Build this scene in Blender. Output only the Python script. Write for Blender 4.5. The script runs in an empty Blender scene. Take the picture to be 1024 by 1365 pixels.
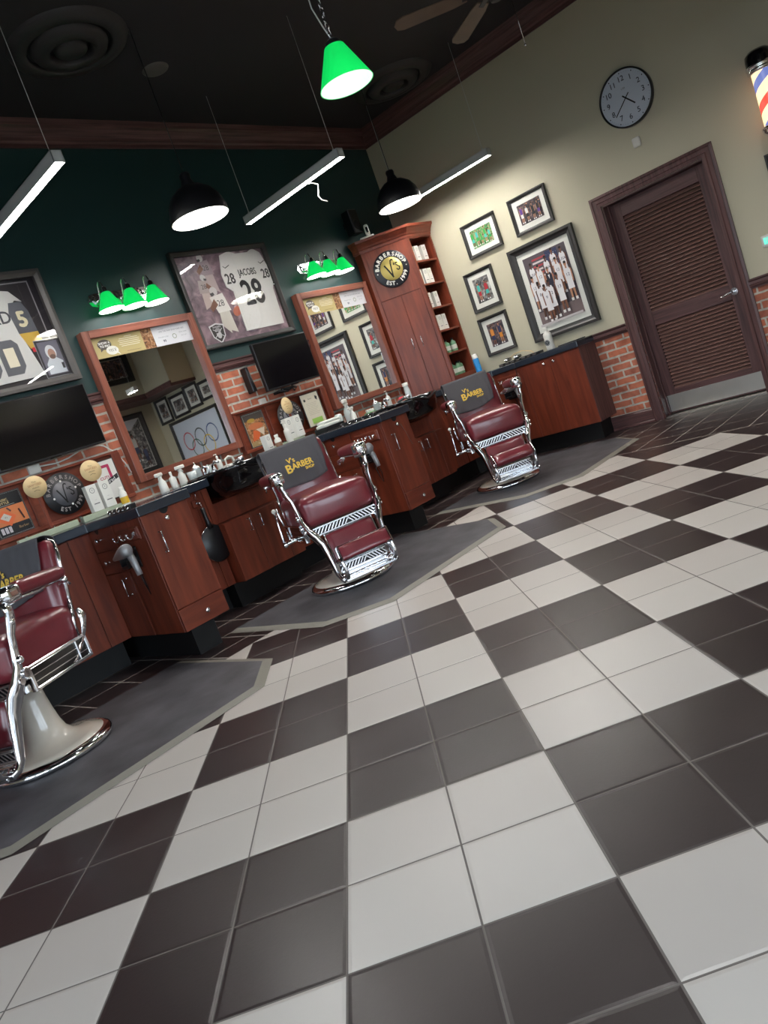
import bpy, bmesh, math, random
from math import sin, cos, pi, radians, sqrt, atan2
from mathutils import Matrix, Vector
random.seed(7)
SC = bpy.context.scene
COL = SC.collection
T = 0.31                      # floor tile pitch
XW, YW, H = 6.665, 4.32, 4.08  # beige wall plane, green wall plane, ceiling
# ------------------------------------------------------------------ materials
def S(r, g, b):
    f = lambda c: (c/255/12.92) if c/255 <= .04045 else ((c/255+.055)/1.055)**2.4
    return (f(r), f(g), f(b), 1)
MATS = {}
def newmat(name):
    m = bpy.data.materials.new(name); m.use_nodes = True
    nt = m.node_tree; b = nt.nodes['Principled BSDF']
    return m, nt, b
def plain(name, col, rough=.5, metal=0, coat=0, spec=.5, emis=None, es=0, bump=0, bscale=200, var=0, vscale=6):
    if name in MATS: return MATS[name]
    m, nt, b = newmat(name)
    b.inputs['Base Color'].default_value = col
    b.inputs['Roughness'].default_value = rough
    b.inputs['Metallic'].default_value = metal
    b.inputs['Coat Weight'].default_value = coat
    b.inputs['Coat Roughness'].default_value = .12
    b.inputs['Specular IOR Level'].default_value = spec
    if emis:
        b.inputs['Emission Color'].default_value = emis; b.inputs['Emission Strength'].default_value = es
    N = nt.nodes; L = nt.links
    if bump or var:
        tc = N.new('ShaderNodeTexCoord')
    if bump:
        n = N.new('ShaderNodeTexNoise'); n.inputs['Scale'].default_value = bscale; n.inputs['Detail'].default_value = 3
        L.new(tc.outputs['Object'], n.inputs['Vector'])
        bp = N.new('ShaderNodeBump'); bp.inputs['Strength'].default_value = bump; bp.inputs['Distance'].default_value = .002
        L.new(n.outputs['Fac'], bp.inputs['Height']); L.new(bp.outputs['Normal'], b.inputs['Normal'])
    if var:
        n = N.new('ShaderNodeTexNoise'); n.inputs['Scale'].default_value = vscale; n.inputs['Detail'].default_value = 4
        L.new(tc.outputs['Object'], n.inputs['Vector'])
        mx = N.new('ShaderNodeMix'); mx.data_type = 'RGBA'; mx.blend_type = 'MULTIPLY'; mx.inputs[0].default_value = 1
        cr = N.new('ShaderNodeValToRGB'); cr.color_ramp.elements[0].position = .3; cr.color_ramp.elements[1].position = .7
        v = 1-var; cr.color_ramp.elements[0].color = (v, v, v, 1); cr.color_ramp.elements[1].color = (1, 1, 1, 1)
        L.new(n.outputs['Fac'], cr.inputs['Fac']); mx.inputs[6].default_value = col
        L.new(cr.outputs['Color'], mx.inputs[7]); L.new(mx.outputs[2], b.inputs['Base Color'])
    MATS[name] = m
    return m
def wood(name, c1, c2, axis='z', rough=.35, coat=.3, fine=14):
    m, nt, b = newmat(name); N = nt.nodes; L = nt.links
    tc = N.new('ShaderNodeTexCoord'); mp = N.new('ShaderNodeMapping')
    sc = {'x': (.9, fine, fine), 'y': (fine, .9, fine), 'z': (fine, fine, .9)}[axis]
    mp.inputs['Scale'].default_value = sc
    L.new(tc.outputs['Object'], mp.inputs['Vector'])
    n = N.new('ShaderNodeTexNoise'); n.inputs['Scale'].default_value = 2.2; n.inputs['Detail'].default_value = 7; n.inputs['Distortion'].default_value = .6
    L.new(mp.outputs['Vector'], n.inputs['Vector'])
    cr = N.new('ShaderNodeValToRGB'); e = cr.color_ramp.elements
    e[0].position = .3; e[0].color = c1; e[1].position = .68; e[1].color = c2
    L.new(n.outputs['Fac'], cr.inputs['Fac']); L.new(cr.outputs['Color'], b.inputs['Base Color'])
    bp = N.new('ShaderNodeBump'); bp.inputs['Strength'].default_value = .12; bp.inputs['Distance'].default_value = .001
    L.new(n.outputs['Fac'], bp.inputs['Height']); L.new(bp.outputs['Normal'], b.inputs['Normal'])
    b.inputs['Roughness'].default_value = rough; b.inputs['Coat Weight'].default_value = coat; b.inputs['Coat Roughness'].default_value = .2
    MATS[name] = m
    return m
cz1, cz2 = S(98, 40, 25), S(132, 60, 38)
wood('cherry_v', cz1, cz2, 'z', .42, .1, 9); wood('cherry_h', cz1, cz2, 'x', .42, .1, 9); wood('cherry_y', cz1, cz2, 'y', .42, .1, 9)
oz1, oz2 = S(66, 42, 42), S(108, 74, 72)
wood('oak_v', oz1, oz2, 'z', .45, .1, 22); wood('oak_h', oz1, oz2, 'x', .45, .1, 22)
wood('mirrorwood_v', S(112, 58, 44), S(146, 84, 66), 'z', .35, .3, 12); wood('mirrorwood_h', S(112, 58, 44), S(146, 84, 66), 'x', .35, .3, 12)
plain('slat_wood', S(124, 92, 84), .4, coat=.15)
plain('green_paint', S(36, 64, 64), .42, bump=.05)
plain('beige_paint', S(196, 190, 166), .6, bump=.05)
plain('ceiling_black', S(40, 37, 42), .7)
plain('vent_grey', S(52, 50, 52), .5)
plain('chrome', (.82, .82, .84, 1), .09, 1)
plain('chrome_soft', (.72, .72, .74, 1), .24, 1)
plain('steel_brushed', (.74, .73, .68, 1), .32, 1)
plain('maroon', S(120, 40, 49), .3, coat=.5, bump=.12, bscale=260, var=.18, vscale=9)
plain('cream_enamel', S(214, 204, 190), .18, coat=.6)
plain('black_gloss', S(14, 14, 16), .08, coat=.6)
plain('black_satin', S(22, 22, 25), .35)
plain('black_matte', S(16, 16, 18), .75)
plain('toe_black', S(7, 7, 8), .6)
plain('counter_black', S(40, 47, 58), .22, coat=.4)
plain('screen_black', S(9, 9, 13), .1, coat=.3)
plain('mat_rubber', S(96, 95, 100), .5, bump=.25, bscale=60, var=.55, vscale=4.5)
plain('mat_edge', S(134, 130, 120), .6, bump=.2, bscale=60)
plain('towel_grey', S(84, 82, 85), .95, bump=.5, bscale=420)
plain('thread_yellow', S(240, 200, 84), .6)
plain('white_plastic', S(228, 226, 218), .4)
plain('clear_plastic', S(205, 212, 210), .12, coat=.5)
plain('frame_black', S(46, 44, 43), .42)
plain('frame_grey', S(84, 80, 78), .5)
plain('mat_board', S(222, 222, 214), .8)
plain('mirror_silver', (.93, .94, .94, 1), .015, 1)
plain('gold_disc', S(206, 184, 106), .38, .35)
plain('led_white', (1, 1, 1, 1), .5, emis=(1, .97, .93, 1), es=34)
plain('bulb_white', (1, 1, 1, 1), .5, emis=(1, .96, .9, 1), es=10)
plain('shade_inner', (1, 1, 1, 1), .5, emis=(1, 1, .98, 1), es=2.4)
plain('shade_green', S(10, 170, 70), .3, emis=(.004, .62, .10, 1), es=.27)
plain('pendant_inner', (.8, .8, .8, 1), .5, emis=(.95, .97, 1, 1), es=.2)
plain('housing_grey', S(196, 198, 196), .4)
plain('blue_can', S(40, 140, 210), .35); plain('red_plastic', S(200, 40, 60), .4)
plain('greenglass', S(120, 170, 130), .1, coat=.4); plain('ledge_green', S(176, 184, 160), .3, coat=.3)
plain('paddle_wood', S(224, 196, 146), .6, var=.1, vscale=20)
plain('fan_blade', S(120, 100, 84), .5, var=.2, vscale=5)
plain('screen_lcd', S(90, 200, 170), .4, emis=(.1, .5, .4, 1), es=.5)
plain('clock_face', S(206, 214, 226), .5); plain('dryer_grey', S(150, 150, 152), .3, .2, coat=.3)
def ink(r, g, b, rough=.45):
    return plain('ink_%d_%d_%d' % (r, g, b), S(r, g, b), rough)
def mottled(name, c1, c2, c3, scale):
    m, nt, b = newmat(name); N = nt.nodes; L = nt.links
    tc = N.new('ShaderNodeTexCoord'); n = N.new('ShaderNodeTexNoise'); n.inputs['Scale'].default_value = scale; n.inputs['Detail'].default_value = 5; n.inputs['Distortion'].default_value = 1.2
    L.new(tc.outputs['Object'], n.inputs['Vector'])
    cr = N.new('ShaderNodeValToRGB'); e = cr.color_ramp.elements; e[0].position = .32; e[0].color = c1; e[1].position = .7; e[1].color = c3
    x = e.new(.5); x.color = c2
    L.new(n.outputs['Fac'], cr.inputs['Fac']); L.new(cr.outputs['Color'], b.inputs['Base Color']); b.inputs['Roughness'].default_value = .4
    MATS[name] = m
mottled('poster_smoke', S(78, 58, 72), S(120, 98, 108), S(168, 140, 146), 7)
mottled('arena_dark', S(28, 28, 38), S(70, 60, 66), S(150, 120, 110), 22)
mottled('arena_warm', S(60, 44, 34), S(150, 100, 60), S(210, 170, 130), 30)
mottled('arena_green', S(30, 90, 40), S(90, 150, 90), S(200, 190, 160), 30)
mottled('arena_grey', S(40, 40, 42), S(110, 108, 106), S(200, 198, 192), 16)
# node-expression helper for the floor and the brick
class NX:
    def __init__(s, nt): s.nt = nt
    def m(s, op, *a, clamp=False):
        n = s.nt.nodes.new('ShaderNodeMath'); n.operation = op; n.use_clamp = clamp
        for i, v in enumerate(a):
            if isinstance(v, (int, float)): n.inputs[i].default_value = v
            else: s.nt.links.new(v, n.inputs[i])
        return n.outputs[0]
    def mix(s, f, a, b):
        n = s.nt.nodes.new('ShaderNodeMix'); n.data_type = 'RGBA'
        for i, v in ((0, f), (6, a), (7, b)):
            if isinstance(v, (int, float)): n.inputs[i].default_value = v
            elif isinstance(v, tuple): n.inputs[i].default_value = v
            else: s.nt.links.new(v, n.inputs[i])
        return n.outputs[2]
def floor_material():
    m, nt, b = newmat('tile_floor'); X = NX(nt); N = nt.nodes; L = nt.links
    tc = N.new('ShaderNodeTexCoord'); sp = N.new('ShaderNodeSeparateXYZ'); L.new(tc.outputs['Object'], sp.inputs[0])
    x = X.m('DIVIDE', sp.outputs[0], T); y = X.m('DIVIDE', sp.outputs[1], T)
    r = 1/sqrt(2)
    u = X.m('MULTIPLY', X.m('SUBTRACT', x, y), r); v = X.m('MULTIPLY', X.m('ADD', x, y), r)
    inner = X.m('MULTIPLY', X.m('LESS_THAN', y, 12*r), X.m('LESS_THAN', x, 24*r))
    par = X.m('MODULO', X.m('ADD', X.m('FLOOR', X.m('DIVIDE', u, 2)), X.m('ADD', X.m('FLOOR', X.m('DIVIDE', v, 2)), 400)), 2)
    white = X.m('MULTIPLY', X.m('LESS_THAN', par, .5), inner)
    def dist(q):
        fr = X.m('FRACT', X.m('ADD', q, 100)); return X.m('MINIMUM', fr, X.m('SUBTRACT', 1, fr))
    d_in = X.m('MINIMUM', dist(u), dist(v))
    bx = X.m('SUBTRACT', x, .02); by = X.m('SUBTRACT', y, .14)
    d_out = X.m('MINIMUM', dist(bx), dist(by))
    d_edge = X.m('MINIMUM', X.m('ABSOLUTE', X.m('SUBTRACT', y, 12*r)), X.m('ABSOLUTE', X.m('SUBTRACT', x, 24*r)))
    d = X.m('MINIMUM', X.m('ADD', X.m('MULTIPLY', d_in, inner), X.m('MULTIPLY', d_out, X.m('SUBTRACT', 1, inner))), X.m('MULTIPLY', d_edge, 1.0))
    gw = .0085
    grout = X.m('LESS_THAN', d, X.m('ADD', .0085, X.m('MULTIPLY', X.m('SUBTRACT', 1, inner), .006)))
    # tile ids for small per-tile variation
    cx = N.new('ShaderNodeCombineXYZ'); L.new(X.m('FLOOR', u), cx.inputs[0]); L.new(X.m('FLOOR', v), cx.inputs[1]); L.new(inner, cx.inputs[2])
    wn = N.new('ShaderNodeTexWhiteNoise'); L.new(cx.outputs[0], wn.inputs['Vector'])
    n1 = N.new('ShaderNodeTexNoise'); n1.inputs['Scale'].default_value = 2.3; n1.inputs['Detail'].default_value = 6; L.new(tc.outputs['Object'], n1.inputs['Vector'])
    n2 = N.new('ShaderNodeTexNoise'); n2.inputs['Scale'].default_value = 90; n2.inputs['Detail'].default_value = 4; L.new(tc.outputs['Object'], n2.inputs['Vector'])
    dark = X.mix(X.m('MULTIPLY', n1.outputs['Fac'], 1.0), S(34, 24, 25), S(60, 48, 48))
    lite = X.mix(wn.outputs['Value'], S(202, 195, 188), S(212, 206, 199))
    tile = X.mix(white, dark, lite)
    col = X.mix(grout, tile, X.mix(inner, S(176, 166, 158), S(116, 109, 104)))
    L.new(col, b.inputs['Base Color'])
    rough = X.m('ADD', X.m('MULTIPLY', grout, .35), X.m('ADD', .27, X.m('MULTIPLY', n1.outputs['Fac'], .12)))
    L.new(rough, b.inputs['Roughness'])
    h = X.m('MULTIPLY', X.m('MINIMUM', X.m('DIVIDE', d, .035), 1), 1.0)
    hh = X.m('ADD', h, X.m('MULTIPLY', n2.outputs['Fac'], .16))
    bp = N.new('ShaderNodeBump'); bp.inputs['Strength'].default_value = .45; bp.inputs['Distance'].default_value = .003
    L.new(hh, bp.inputs['Height']); L.new(bp.outputs['Normal'], b.inputs['Normal'])
    MATS['floor'] = m
floor_material()
def brick_material(name, swap):
    m, nt, b = newmat(name); X = NX(nt); N = nt.nodes; L = nt.links
    tc = N.new('ShaderNodeTexCoord'); sp = N.new('ShaderNodeSeparateXYZ'); L.new(tc.outputs['Object'], sp.inputs[0])
    cb = N.new('ShaderNodeCombineXYZ'); L.new(sp.outputs[1 if swap else 0], cb.inputs[0]); L.new(sp.outputs[2], cb.inputs[1])
    nz = N.new('ShaderNodeTexNoise'); nz.inputs['Scale'].default_value = 14; L.new(tc.outputs['Object'], nz.inputs['Vector'])
    va = N.new('ShaderNodeVectorMath'); va.operation = 'MULTIPLY_ADD'; va.inputs[1].default_value = (.012, .012, 0)
    L.new(nz.outputs['Color'], va.inputs[0]); L.new(cb.outputs[0], va.inputs[2])
    def br(c1, c2, mo, bias=0.0):
        t = N.new('ShaderNodeTexBrick'); L.new(va.outputs[0], t.inputs['Vector'])
        t.inputs['Scale'].default_value = 1; t.inputs['Brick Width'].default_value = .215; t.inputs['Row Height'].default_value = .0745
        t.inputs['Mortar Size'].default_value = .0105; t.inputs['Mortar Smooth'].default_value = .25; t.inputs['Bias'].default_value = bias
        t.inputs['Color1'].default_value = c1; t.inputs['Color2'].default_value = c2; t.inputs['Mortar'].default_value = mo
        return t
    t = br(S(204, 120, 90), S(172, 106, 88), S(204, 196, 182), -.2)
    n2 = N.new('ShaderNodeTexNoise'); n2.inputs['Scale'].default_value = 9; n2.inputs['Detail'].default_value = 5; L.new(tc.outputs['Object'], n2.inputs['Vector'])
    cr = N.new('ShaderNodeValToRGB'); cr.color_ramp.elements[0].position = .35; cr.color_ramp.elements[0].color = (.55, .5, .5, 1); cr.color_ramp.elements[1].position = .55; cr.color_ramp.elements[1].color = (1, 1, 1, 1)
    L.new(n2.outputs['Fac'], cr.inputs['Fac'])
    mx = N.new('ShaderNodeMix'); mx.data_type = 'RGBA'; mx.blend_type = 'MULTIPLY'; mx.inputs[0].default_value = .8
    L.new(t.outputs['Color'], mx.inputs[6]); L.new(cr.outputs['Color'], mx.inputs[7]); L.new(mx.outputs[2], b.inputs['Base Color'])
    b.inputs['Roughness'].default_value = .85
    bp = N.new('ShaderNodeBump'); bp.inputs['Strength'].default_value = .8; bp.inputs['Distance'].default_value = .006; bp.invert = True
    L.new(X.m('ADD', t.outputs['Fac'], X.m('MULTIPLY', n2.outputs['Fac'], -.3)), bp.inputs['Height']); L.new(bp.outputs['Normal'], b.inputs['Normal'])
    MATS[name] = m
brick_material('brick_x', False); brick_material('brick_y', True)
def M_(k):
    return MATS[k] if isinstance(k, str) else k
# ------------------------------------------------------------------ mesh builder
class MB:
    def __init__(s): s.v = []; s.f = []; s.fm = []; s.fs = []; s.mats = []
    def mi(s, m):
        m = M_(m)
        if m not in s.mats: s.mats.append(m)
        return s.mats.index(m)
    def add(s, vs, fs, m, smooth=False, X=None):
        o = len(s.v); k = s.mi(m)
        if X is not None: vs = [X @ Vector(p) for p in vs]
        s.v += [tuple(p) for p in vs]
        for f in fs: s.f.append([i+o for i in f]); s.fm.append(k); s.fs.append(smooth)
        return s
    def box(s, x0, x1, y0, y1, z0, z1, m, X=None):
        x0, x1 = sorted((x0, x1)); y0, y1 = sorted((y0, y1)); z0, z1 = sorted((z0, z1))
        vs = [(x, y, z) for z in (z0, z1) for y in (y0, y1) for x in (x0, x1)]
        fs = [(0, 2, 3, 1), (4, 5, 7, 6), (0, 1, 5, 4), (2, 6, 7, 3), (0, 4, 6, 2), (1, 3, 7, 5)]
        return s.add(vs, fs, m, False, X)
    def cbox(s, x0, x1, y0, y1, z0, z1, m, c=.004, X=None):   # chamfered box
        x0, x1 = sorted((x0, x1)); y0, y1 = sorted((y0, y1)); z0, z1 = sorted((z0, z1))
        c = min(c, (x1-x0)*.45, (y1-y0)*.45, (z1-z0)*.45)
        bm = bmesh.new(); bmesh.ops.create_cube(bm, size=1)
        for v in bm.verts:
            v.co = Vector(((x0+x1)/2+v.co.x*(x1-x0), (y0+y1)/2+v.co.y*(y1-y0), (z0+z1)/2+v.co.z*(z1-z0)))
        bmesh.ops.bevel(bm, geom=list(bm.edges), offset=c, segments=1, affect='EDGES')
        bm.verts.index_update()
        s.add([tuple(v.co) for v in bm.verts], [[v.index for v in f.verts] for f in bm.faces], m, False, X); bm.free(); return s
    def prism(s, pts, z0, z1, m, X=None):        # polygon in plan (ccw), extruded in z
        n = len(pts)
        vs = [(x, y, z0) for x, y in pts]+[(x, y, z1) for x, y in pts]
        fs = [list(range(n))[::-1], list(range(n, 2*n))]+[(i, (i+1) % n, n+(i+1) % n, n+i) for i in range(n)]
        return s.add(vs, fs, m, False, X)
    def lathe(s, prof, m, n=32, X=None, smooth=True, cap=False):
        vs = []; fs = []
        for r, z in prof:
            for i in range(n):
                a = 2*pi*i/n; vs.append((r*cos(a), r*sin(a), z))
        for j in range(len(prof)-1):
            for i in range(n):
                k = (i+1) % n; fs.append((j*n+i, j*n+k, (j+1)*n+k, (j+1)*n+i))
        if cap:
            fs.append(list(range(n))[::-1]); fs.append([(len(prof)-1)*n+i for i in range(n)])
        return s.add(vs, fs, m, smooth, X)
    def cyl(s, c, r, h, m, n=24, axis='z', X=None, r2=None):
        r2 = r if r2 is None else r2
        R = {'z': Matrix.Identity(4), 'y': Matrix.Rotation(-pi/2, 4, 'X'), 'x': Matrix.Rotation(pi/2, 4, 'Y')}[axis]
        A = Matrix.Translation(c) @ R
        if X is not None: A = X @ A
        vs = [(r*cos(2*pi*i/n), r*sin(2*pi*i/n), 0) for i in range(n)]+[(r2*cos(2*pi*i/n), r2*sin(2*pi*i/n), h) for i in range(n)]
        s.add(vs, [(i, (i+1) % n, n+(i+1) % n, n+i) for i in range(n)], m, True, A)
        return s.add(vs, [list(range(n))[::-1], list(range(n, 2*n))], m, False, A)
    def tube(s, pts, r, m, n=8, X=None, sx=1.0):
        P = [Vector(p) for p in pts]; rs = r if isinstance(r, (list, tuple)) else [r]*len(P)
        vs = []; fs = []; up = None
        for i, p in enumerate(P):
            d = ((P[i+1]-p) if i == 0 else (p-P[i-1]) if i == len(P)-1 else (P[i+1]-P[i-1])).normalized()
            if up is None: up = Vector((1, 0, 0)) if abs(d.x) < .8 else Vector((0, 0, 1))
            a = (up-d*up.dot(d)).normalized(); up = a; b_ = d.cross(a)
            for k in range(n):
                t = 2*pi*k/n; vs.append(p+a*cos(t)*rs[i]*sx+b_*sin(t)*rs[i])
        for i in range(len(P)-1):
            for k in range(n):
                q = (k+1) % n; fs.append((i*n+k, i*n+q, (i+1)*n+q, (i+1)*n+k))
        fs.append(list(range(n))[::-1]); fs.append([(len(P)-1)*n+k for k in range(n)])
        return s.add(vs, fs, m, True, X)
    def sph(s, c, r, m, n=14, X=None, sz=1):
        prof = [(max(r*sin(pi*j/(n//2)), 1e-5), -r*cos(pi*j/(n//2))*sz) for j in range(n//2+1)]
        A = Matrix.Translation(c)
        if X is not None: A = X @ A
        return s.lathe(prof, m, n, A)
    def rbox(s, c, size, r, m, n=10, crown=(0, 0, 0), X=None):   # soft rounded box, crown swells the +z,-y,+y faces
        hx, hy, hz = [k/2 for k in size]; vs = {}; V = []; F = []
        r = min(r, hx, hy, hz)
        def vid(i, j, k):
            if (i, j, k) not in vs:
                p = [2*i/n-1, 2*j/n-1, 2*k/n-1]
                q = Vector((p[0]*hx, p[1]*hy, p[2]*hz))
                inn = Vector((max(-(hx-r), min(hx-r, q.x)), max(-(hy-r), min(hy-r, q.y)), max(-(hz-r), min(hz-r, q.z))))
                d = q-inn
                if d.length > 1e-9: q = inn+d.normalized()*r
                w = lambda a, h: max(0, 1-(a/h)**2)
                if q.z > 0: q.z += crown[0]*w(q.x, hx)*w(q.y, hy)*min(1, q.z/hz)
                if q.y < 0: q.y -= crown[1]*w(q.x, hx)*w(q.z, hz)*min(1, -q.y/hy)
                if q.y > 0: q.y += crown[2]*w(q.x, hx)*w(q.z, hz)*min(1, q.y/hy)
                vs[(i, j, k)] = len(V); V.append(q+Vector(c))
            return vs[(i, j, k)]
        # non-uniform index remap so that the rounding gets vertices
        for a in range(n):
            for b_ in range(n):
                F.append((vid(a, b_, 0), vid(a, b_+1, 0), vid(a+1, b_+1, 0), vid(a+1, b_, 0)))
                F.append((vid(a, b_, n), vid(a+1, b_, n), vid(a+1, b_+1, n), vid(a, b_+1, n)))
                F.append((vid(a, 0, b_), vid(a+1, 0, b_), vid(a+1, 0, b_+1), vid(a, 0, b_+1)))
                F.append((vid(a, n, b_), vid(a, n, b_+1), vid(a+1, n, b_+1), vid(a+1, n, b_)))
                F.append((vid(0, a, b_), vid(0, a, b_+1), vid(0, a+1, b_+1), vid(0, a+1, b_)))
                F.append((vid(n, a, b_), vid(n, a+1, b_), vid(n, a+1, b_+1), vid(n, a, b_+1)))
        return s.add(V, F, m, True, X)
    def build(s, name, parent=None, loc=None, rz=0):
        me = bpy.data.meshes.new(name)
        me.from_pydata(s.v, [], s.f)
        for m in s.mats: me.materials.append(m)
        me.polygons.foreach_set('material_index', s.fm); me.polygons.foreach_set('use_smooth', s.fs)
        me.update()
        o = bpy.data.objects.new(name, me); COL.objects.link(o)
        if parent is not None: o.parent = parent
        if loc is not None: o.location = loc
        o.rotation_euler.z = rz
        return o
def tag(o, label, cat, group=None):
    o['label'] = label; o['category'] = cat
    if group: o['group'] = group
    return o
def struct(o): o['kind'] = 'structure'; return o
def thing(name, label, cat, loc=(0, 0, 0), rz=0, group=None):
    o = bpy.data.objects.new(name, None); COL.objects.link(o); o.location = loc; o.rotation_euler.z = rz
    o.empty_display_size = .1
    return tag(o, label, cat, group)
def dup(root, loc, rz, label, group=None):
    kids = {}
    r = root.copy(); COL.objects.link(r); r.location = loc; r.rotation_euler.z = rz; r['label'] = label
    if group: r['group'] = group
    for ch in list(root.children):
        c = ch.copy(); COL.objects.link(c); c.parent = r
        for g in list(ch.children):
            d = g.copy(); COL.objects.link(d); d.parent = c
    return r
# ------------------------------------------------------------------ flat artwork (prints, lettering), front = -y
_tc = {}
def text2d(s):
    if s not in _tc:
        cu = bpy.data.curves.new('t', 'FONT'); cu.body = s; cu.size = 1; cu.align_x = 'CENTER'; cu.align_y = 'CENTER'; cu.resolution_u = 3
        ob = bpy.data.objects.new('t', cu); me = ob.to_mesh()
        vs = [(v.co.x, v.co.y) for v in me.vertices]; fs = [list(p.vertices) for p in me.polygons]
        ob.to_mesh_clear(); bpy.data.objects.remove(ob); bpy.data.curves.remove(cu)
        _tc[s] = (vs, fs)
    return _tc[s]
class Art:
    def __init__(s, y=0, step=.00035, mb=None): s.mb = mb or MB(); s.y = y; s.step = step
    def nxt(s): s.y -= s.step
    def poly(s, pts, m, adv=True):
        if adv: s.nxt()
        a = sum(pts[i][0]*pts[(i+1) % len(pts)][1]-pts[(i+1) % len(pts)][0]*pts[i][1] for i in range(len(pts)))
        if a < 0: pts = pts[::-1]
        s.mb.add([(u, s.y, v) for u, v in pts], [list(range(len(pts)))], m)
    def rect(s, u0, v0, u1, v1, m, adv=True): s.poly([(u0, v0), (u1, v0), (u1, v1), (u0, v1)], m, adv)
    def ell(s, cu, cv, ru, rv, m, n=24, adv=True, rot=0):
        c, d = cos(rot), sin(rot)
        s.poly([(cu+ru*cos(2*pi*i/n)*c-rv*sin(2*pi*i/n)*d, cv+ru*cos(2*pi*i/n)*d+rv*sin(2*pi*i/n)*c) for i in range(n)], m, adv)
    def ring(s, cu, cv, r0, r1, m, n=36, adv=True):
        if adv: s.nxt()
        vs = []; fs = []
        for i in range(n):
            a = 2*pi*i/n; vs += [(cu+r0*cos(a), s.y, cv+r0*sin(a)), (cu+r1*cos(a), s.y, cv+r1*sin(a))]
        for i in range(n):
            j = (i+1) % n; fs.append((2*i, 2*i+1, 2*j+1, 2*j))
        s.mb.add(vs, fs, m)
    def text(s, t, cu, cv, size, m, rot=0, sx=1, adv=True, bold=0):
        if adv: s.nxt()
        vs, fs = text2d(t); c, d = cos(rot), sin(rot)
        offs = [(0, 0)] if not bold else [(0, 0), (bold, 0), (-bold, 0), (0, bold), (0, -bold)]
        for ou, ov in offs:
            P = []
            for x, y in vs:
                x, y = x*size*sx+ou, y*size+ov
                P.append((cu+x*c-y*d, s.y, cv+x*d+y*c))
            s.mb.add(P, fs, m)
            if len(offs) > 1: s.y -= .00006
    def stroke(s, pts, w, m, adv=True):
        if adv: s.nxt()
        for i in range(len(pts)-1):
            (a, b), (c, d) = pts[i], pts[i+1]; l = math.hypot(c-a, d-b) or 1e-6
            nx, ny = -(d-b)/l*w/2, (c-a)/l*w/2; ex, ey = (c-a)/l*w/3, (d-b)/l*w/3
            s.mb.add([(a-ex+nx, s.y, b-ey+ny), (a-ex-nx, s.y, b-ey-ny), (c+ex-nx, s.y, d+ey-ny), (c+ex+nx, s.y, d+ey+ny)], [(0, 1, 2, 3)], m)
            s.y -= .00002
    def arctext(s, t, cu, cv, r, a0, a1, size, m, top=True, bold=0):
        n = len(t)
        for i, ch in enumerate(t):
            if ch == ' ': continue
            a = a0+(a1-a0)*i/(n-1)
            s.text(ch, cu+r*cos(a), cv+r*sin(a), size, m, rot=a-pi/2 if top else a+pi/2, adv=False, bold=bold)
    def person(s, u, v, h, shirt, short, skin, num=None, numcol=None, legs=True, hair=None):
        # v = feet; h = height
        w = h*.2
        if legs:
            for k in (-1, 1):
                s.poly([(u+k*w*.18-w*.2, v+h*.47), (u+k*w*.18+w*.2, v+h*.47), (u+k*w*.26+w*.1, v+h*.05), (u+k*w*.26-w*.1, v+h*.05)], skin, adv=(k < 0))
            for k in (-1, 1): s.rect(u+k*w*.3-w*.17, v, u+k*w*.3+w*.17, v+h*.07, ink(228, 226, 224), adv=(k < 0))
        s.poly([(u-w*.44, v+h*.29), (u+w*.44, v+h*.29), (u+w*.38, v+h*.53), (u-w*.38, v+h*.53)], short)
        for k in (-1, 1):
            s.poly([(u+k*w*.42, v+h*.8), (u+k*w*.62, v+h*.76), (u+k*w*.58, v+h*.45), (u+k*w*.42, v+h*.45)], skin, adv=(k < 0))
        s.poly([(u-w*.42, v+h*.5), (u+w*.42, v+h*.5), (u+w*.46, v+h*.74), (u+w*.3, v+h*.83), (u-w*.3, v+h*.83), (u-w*.46, v+h*.74)], shirt)
        s.rect(u-w*.1, v+h*.8, u+w*.1, v+h*.88, skin)
        s.ell(u, v+h*.92, w*.19, h*.065, skin, 14)
        s.ell(u, v+h*.955, w*.19, h*.035, hair or ink(34, 26, 24), 12)
        if num: s.text(num, u, v+h*.64, h*.11, numcol)
def frame_mesh(w, h, fw, d, m, prof=None):
    """mitred picture frame, outer w x h centred on origin in xz, back at y=0, front at y=-d"""
    mb = MB(); prof = prof or [(0, 0), (0, -d), (.35, -d*1.0), (.6, -d*.72), (1, -d*.55), (1, 0)]
    cs = [(-1, -1), (1, -1), (1, 1), (-1, 1)]
    vs = []; n = len(prof)
    for sx, sz in cs:
        for t, y in prof: vs.append((sx*(w/2-t*fw), y, sz*(h/2-t*fw)))
    fs = []
    for k in range(4):
        q = (k+1) % 4
        for i in range(n-1): fs.append((k*n+i, q*n+i, q*n+i+1, k*n+i+1))
    fs = [f[::-1] for f in fs]
    mb.add(vs, fs, m)
    return mb
RR = -pi/2      # rotation of things that hang on the beige wall (front faces -X)
R45 = -pi/4
# ================================================================== SETTING
XL, YF, YN = -4.6, -5.2, -2.05        # left wall, front (window) wall, face of the nook wall behind the camera
mb = MB(); mb.box(XL-.2, XW+.4, YF-.2, YW+.2, -.1, 0, 'floor'); struct(mb.build('floor'))
mb = MB(); mb.box(XL-.2, XW+.4, YF-.2, YW+.2, H, H+.1, 'ceiling_black'); struct(mb.build('ceiling'))
# green wall with brick wainscot below the rail
mb = MB(); mb.box(XL-.2, XW+.3, YW, YW+.2, 1.9, H, 'green_paint'); mb.box(XL-.2, XW+.3, YW, YW+.2, 0, 1.9, 'brick_x'); struct(mb.build('wall_back'))
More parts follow.
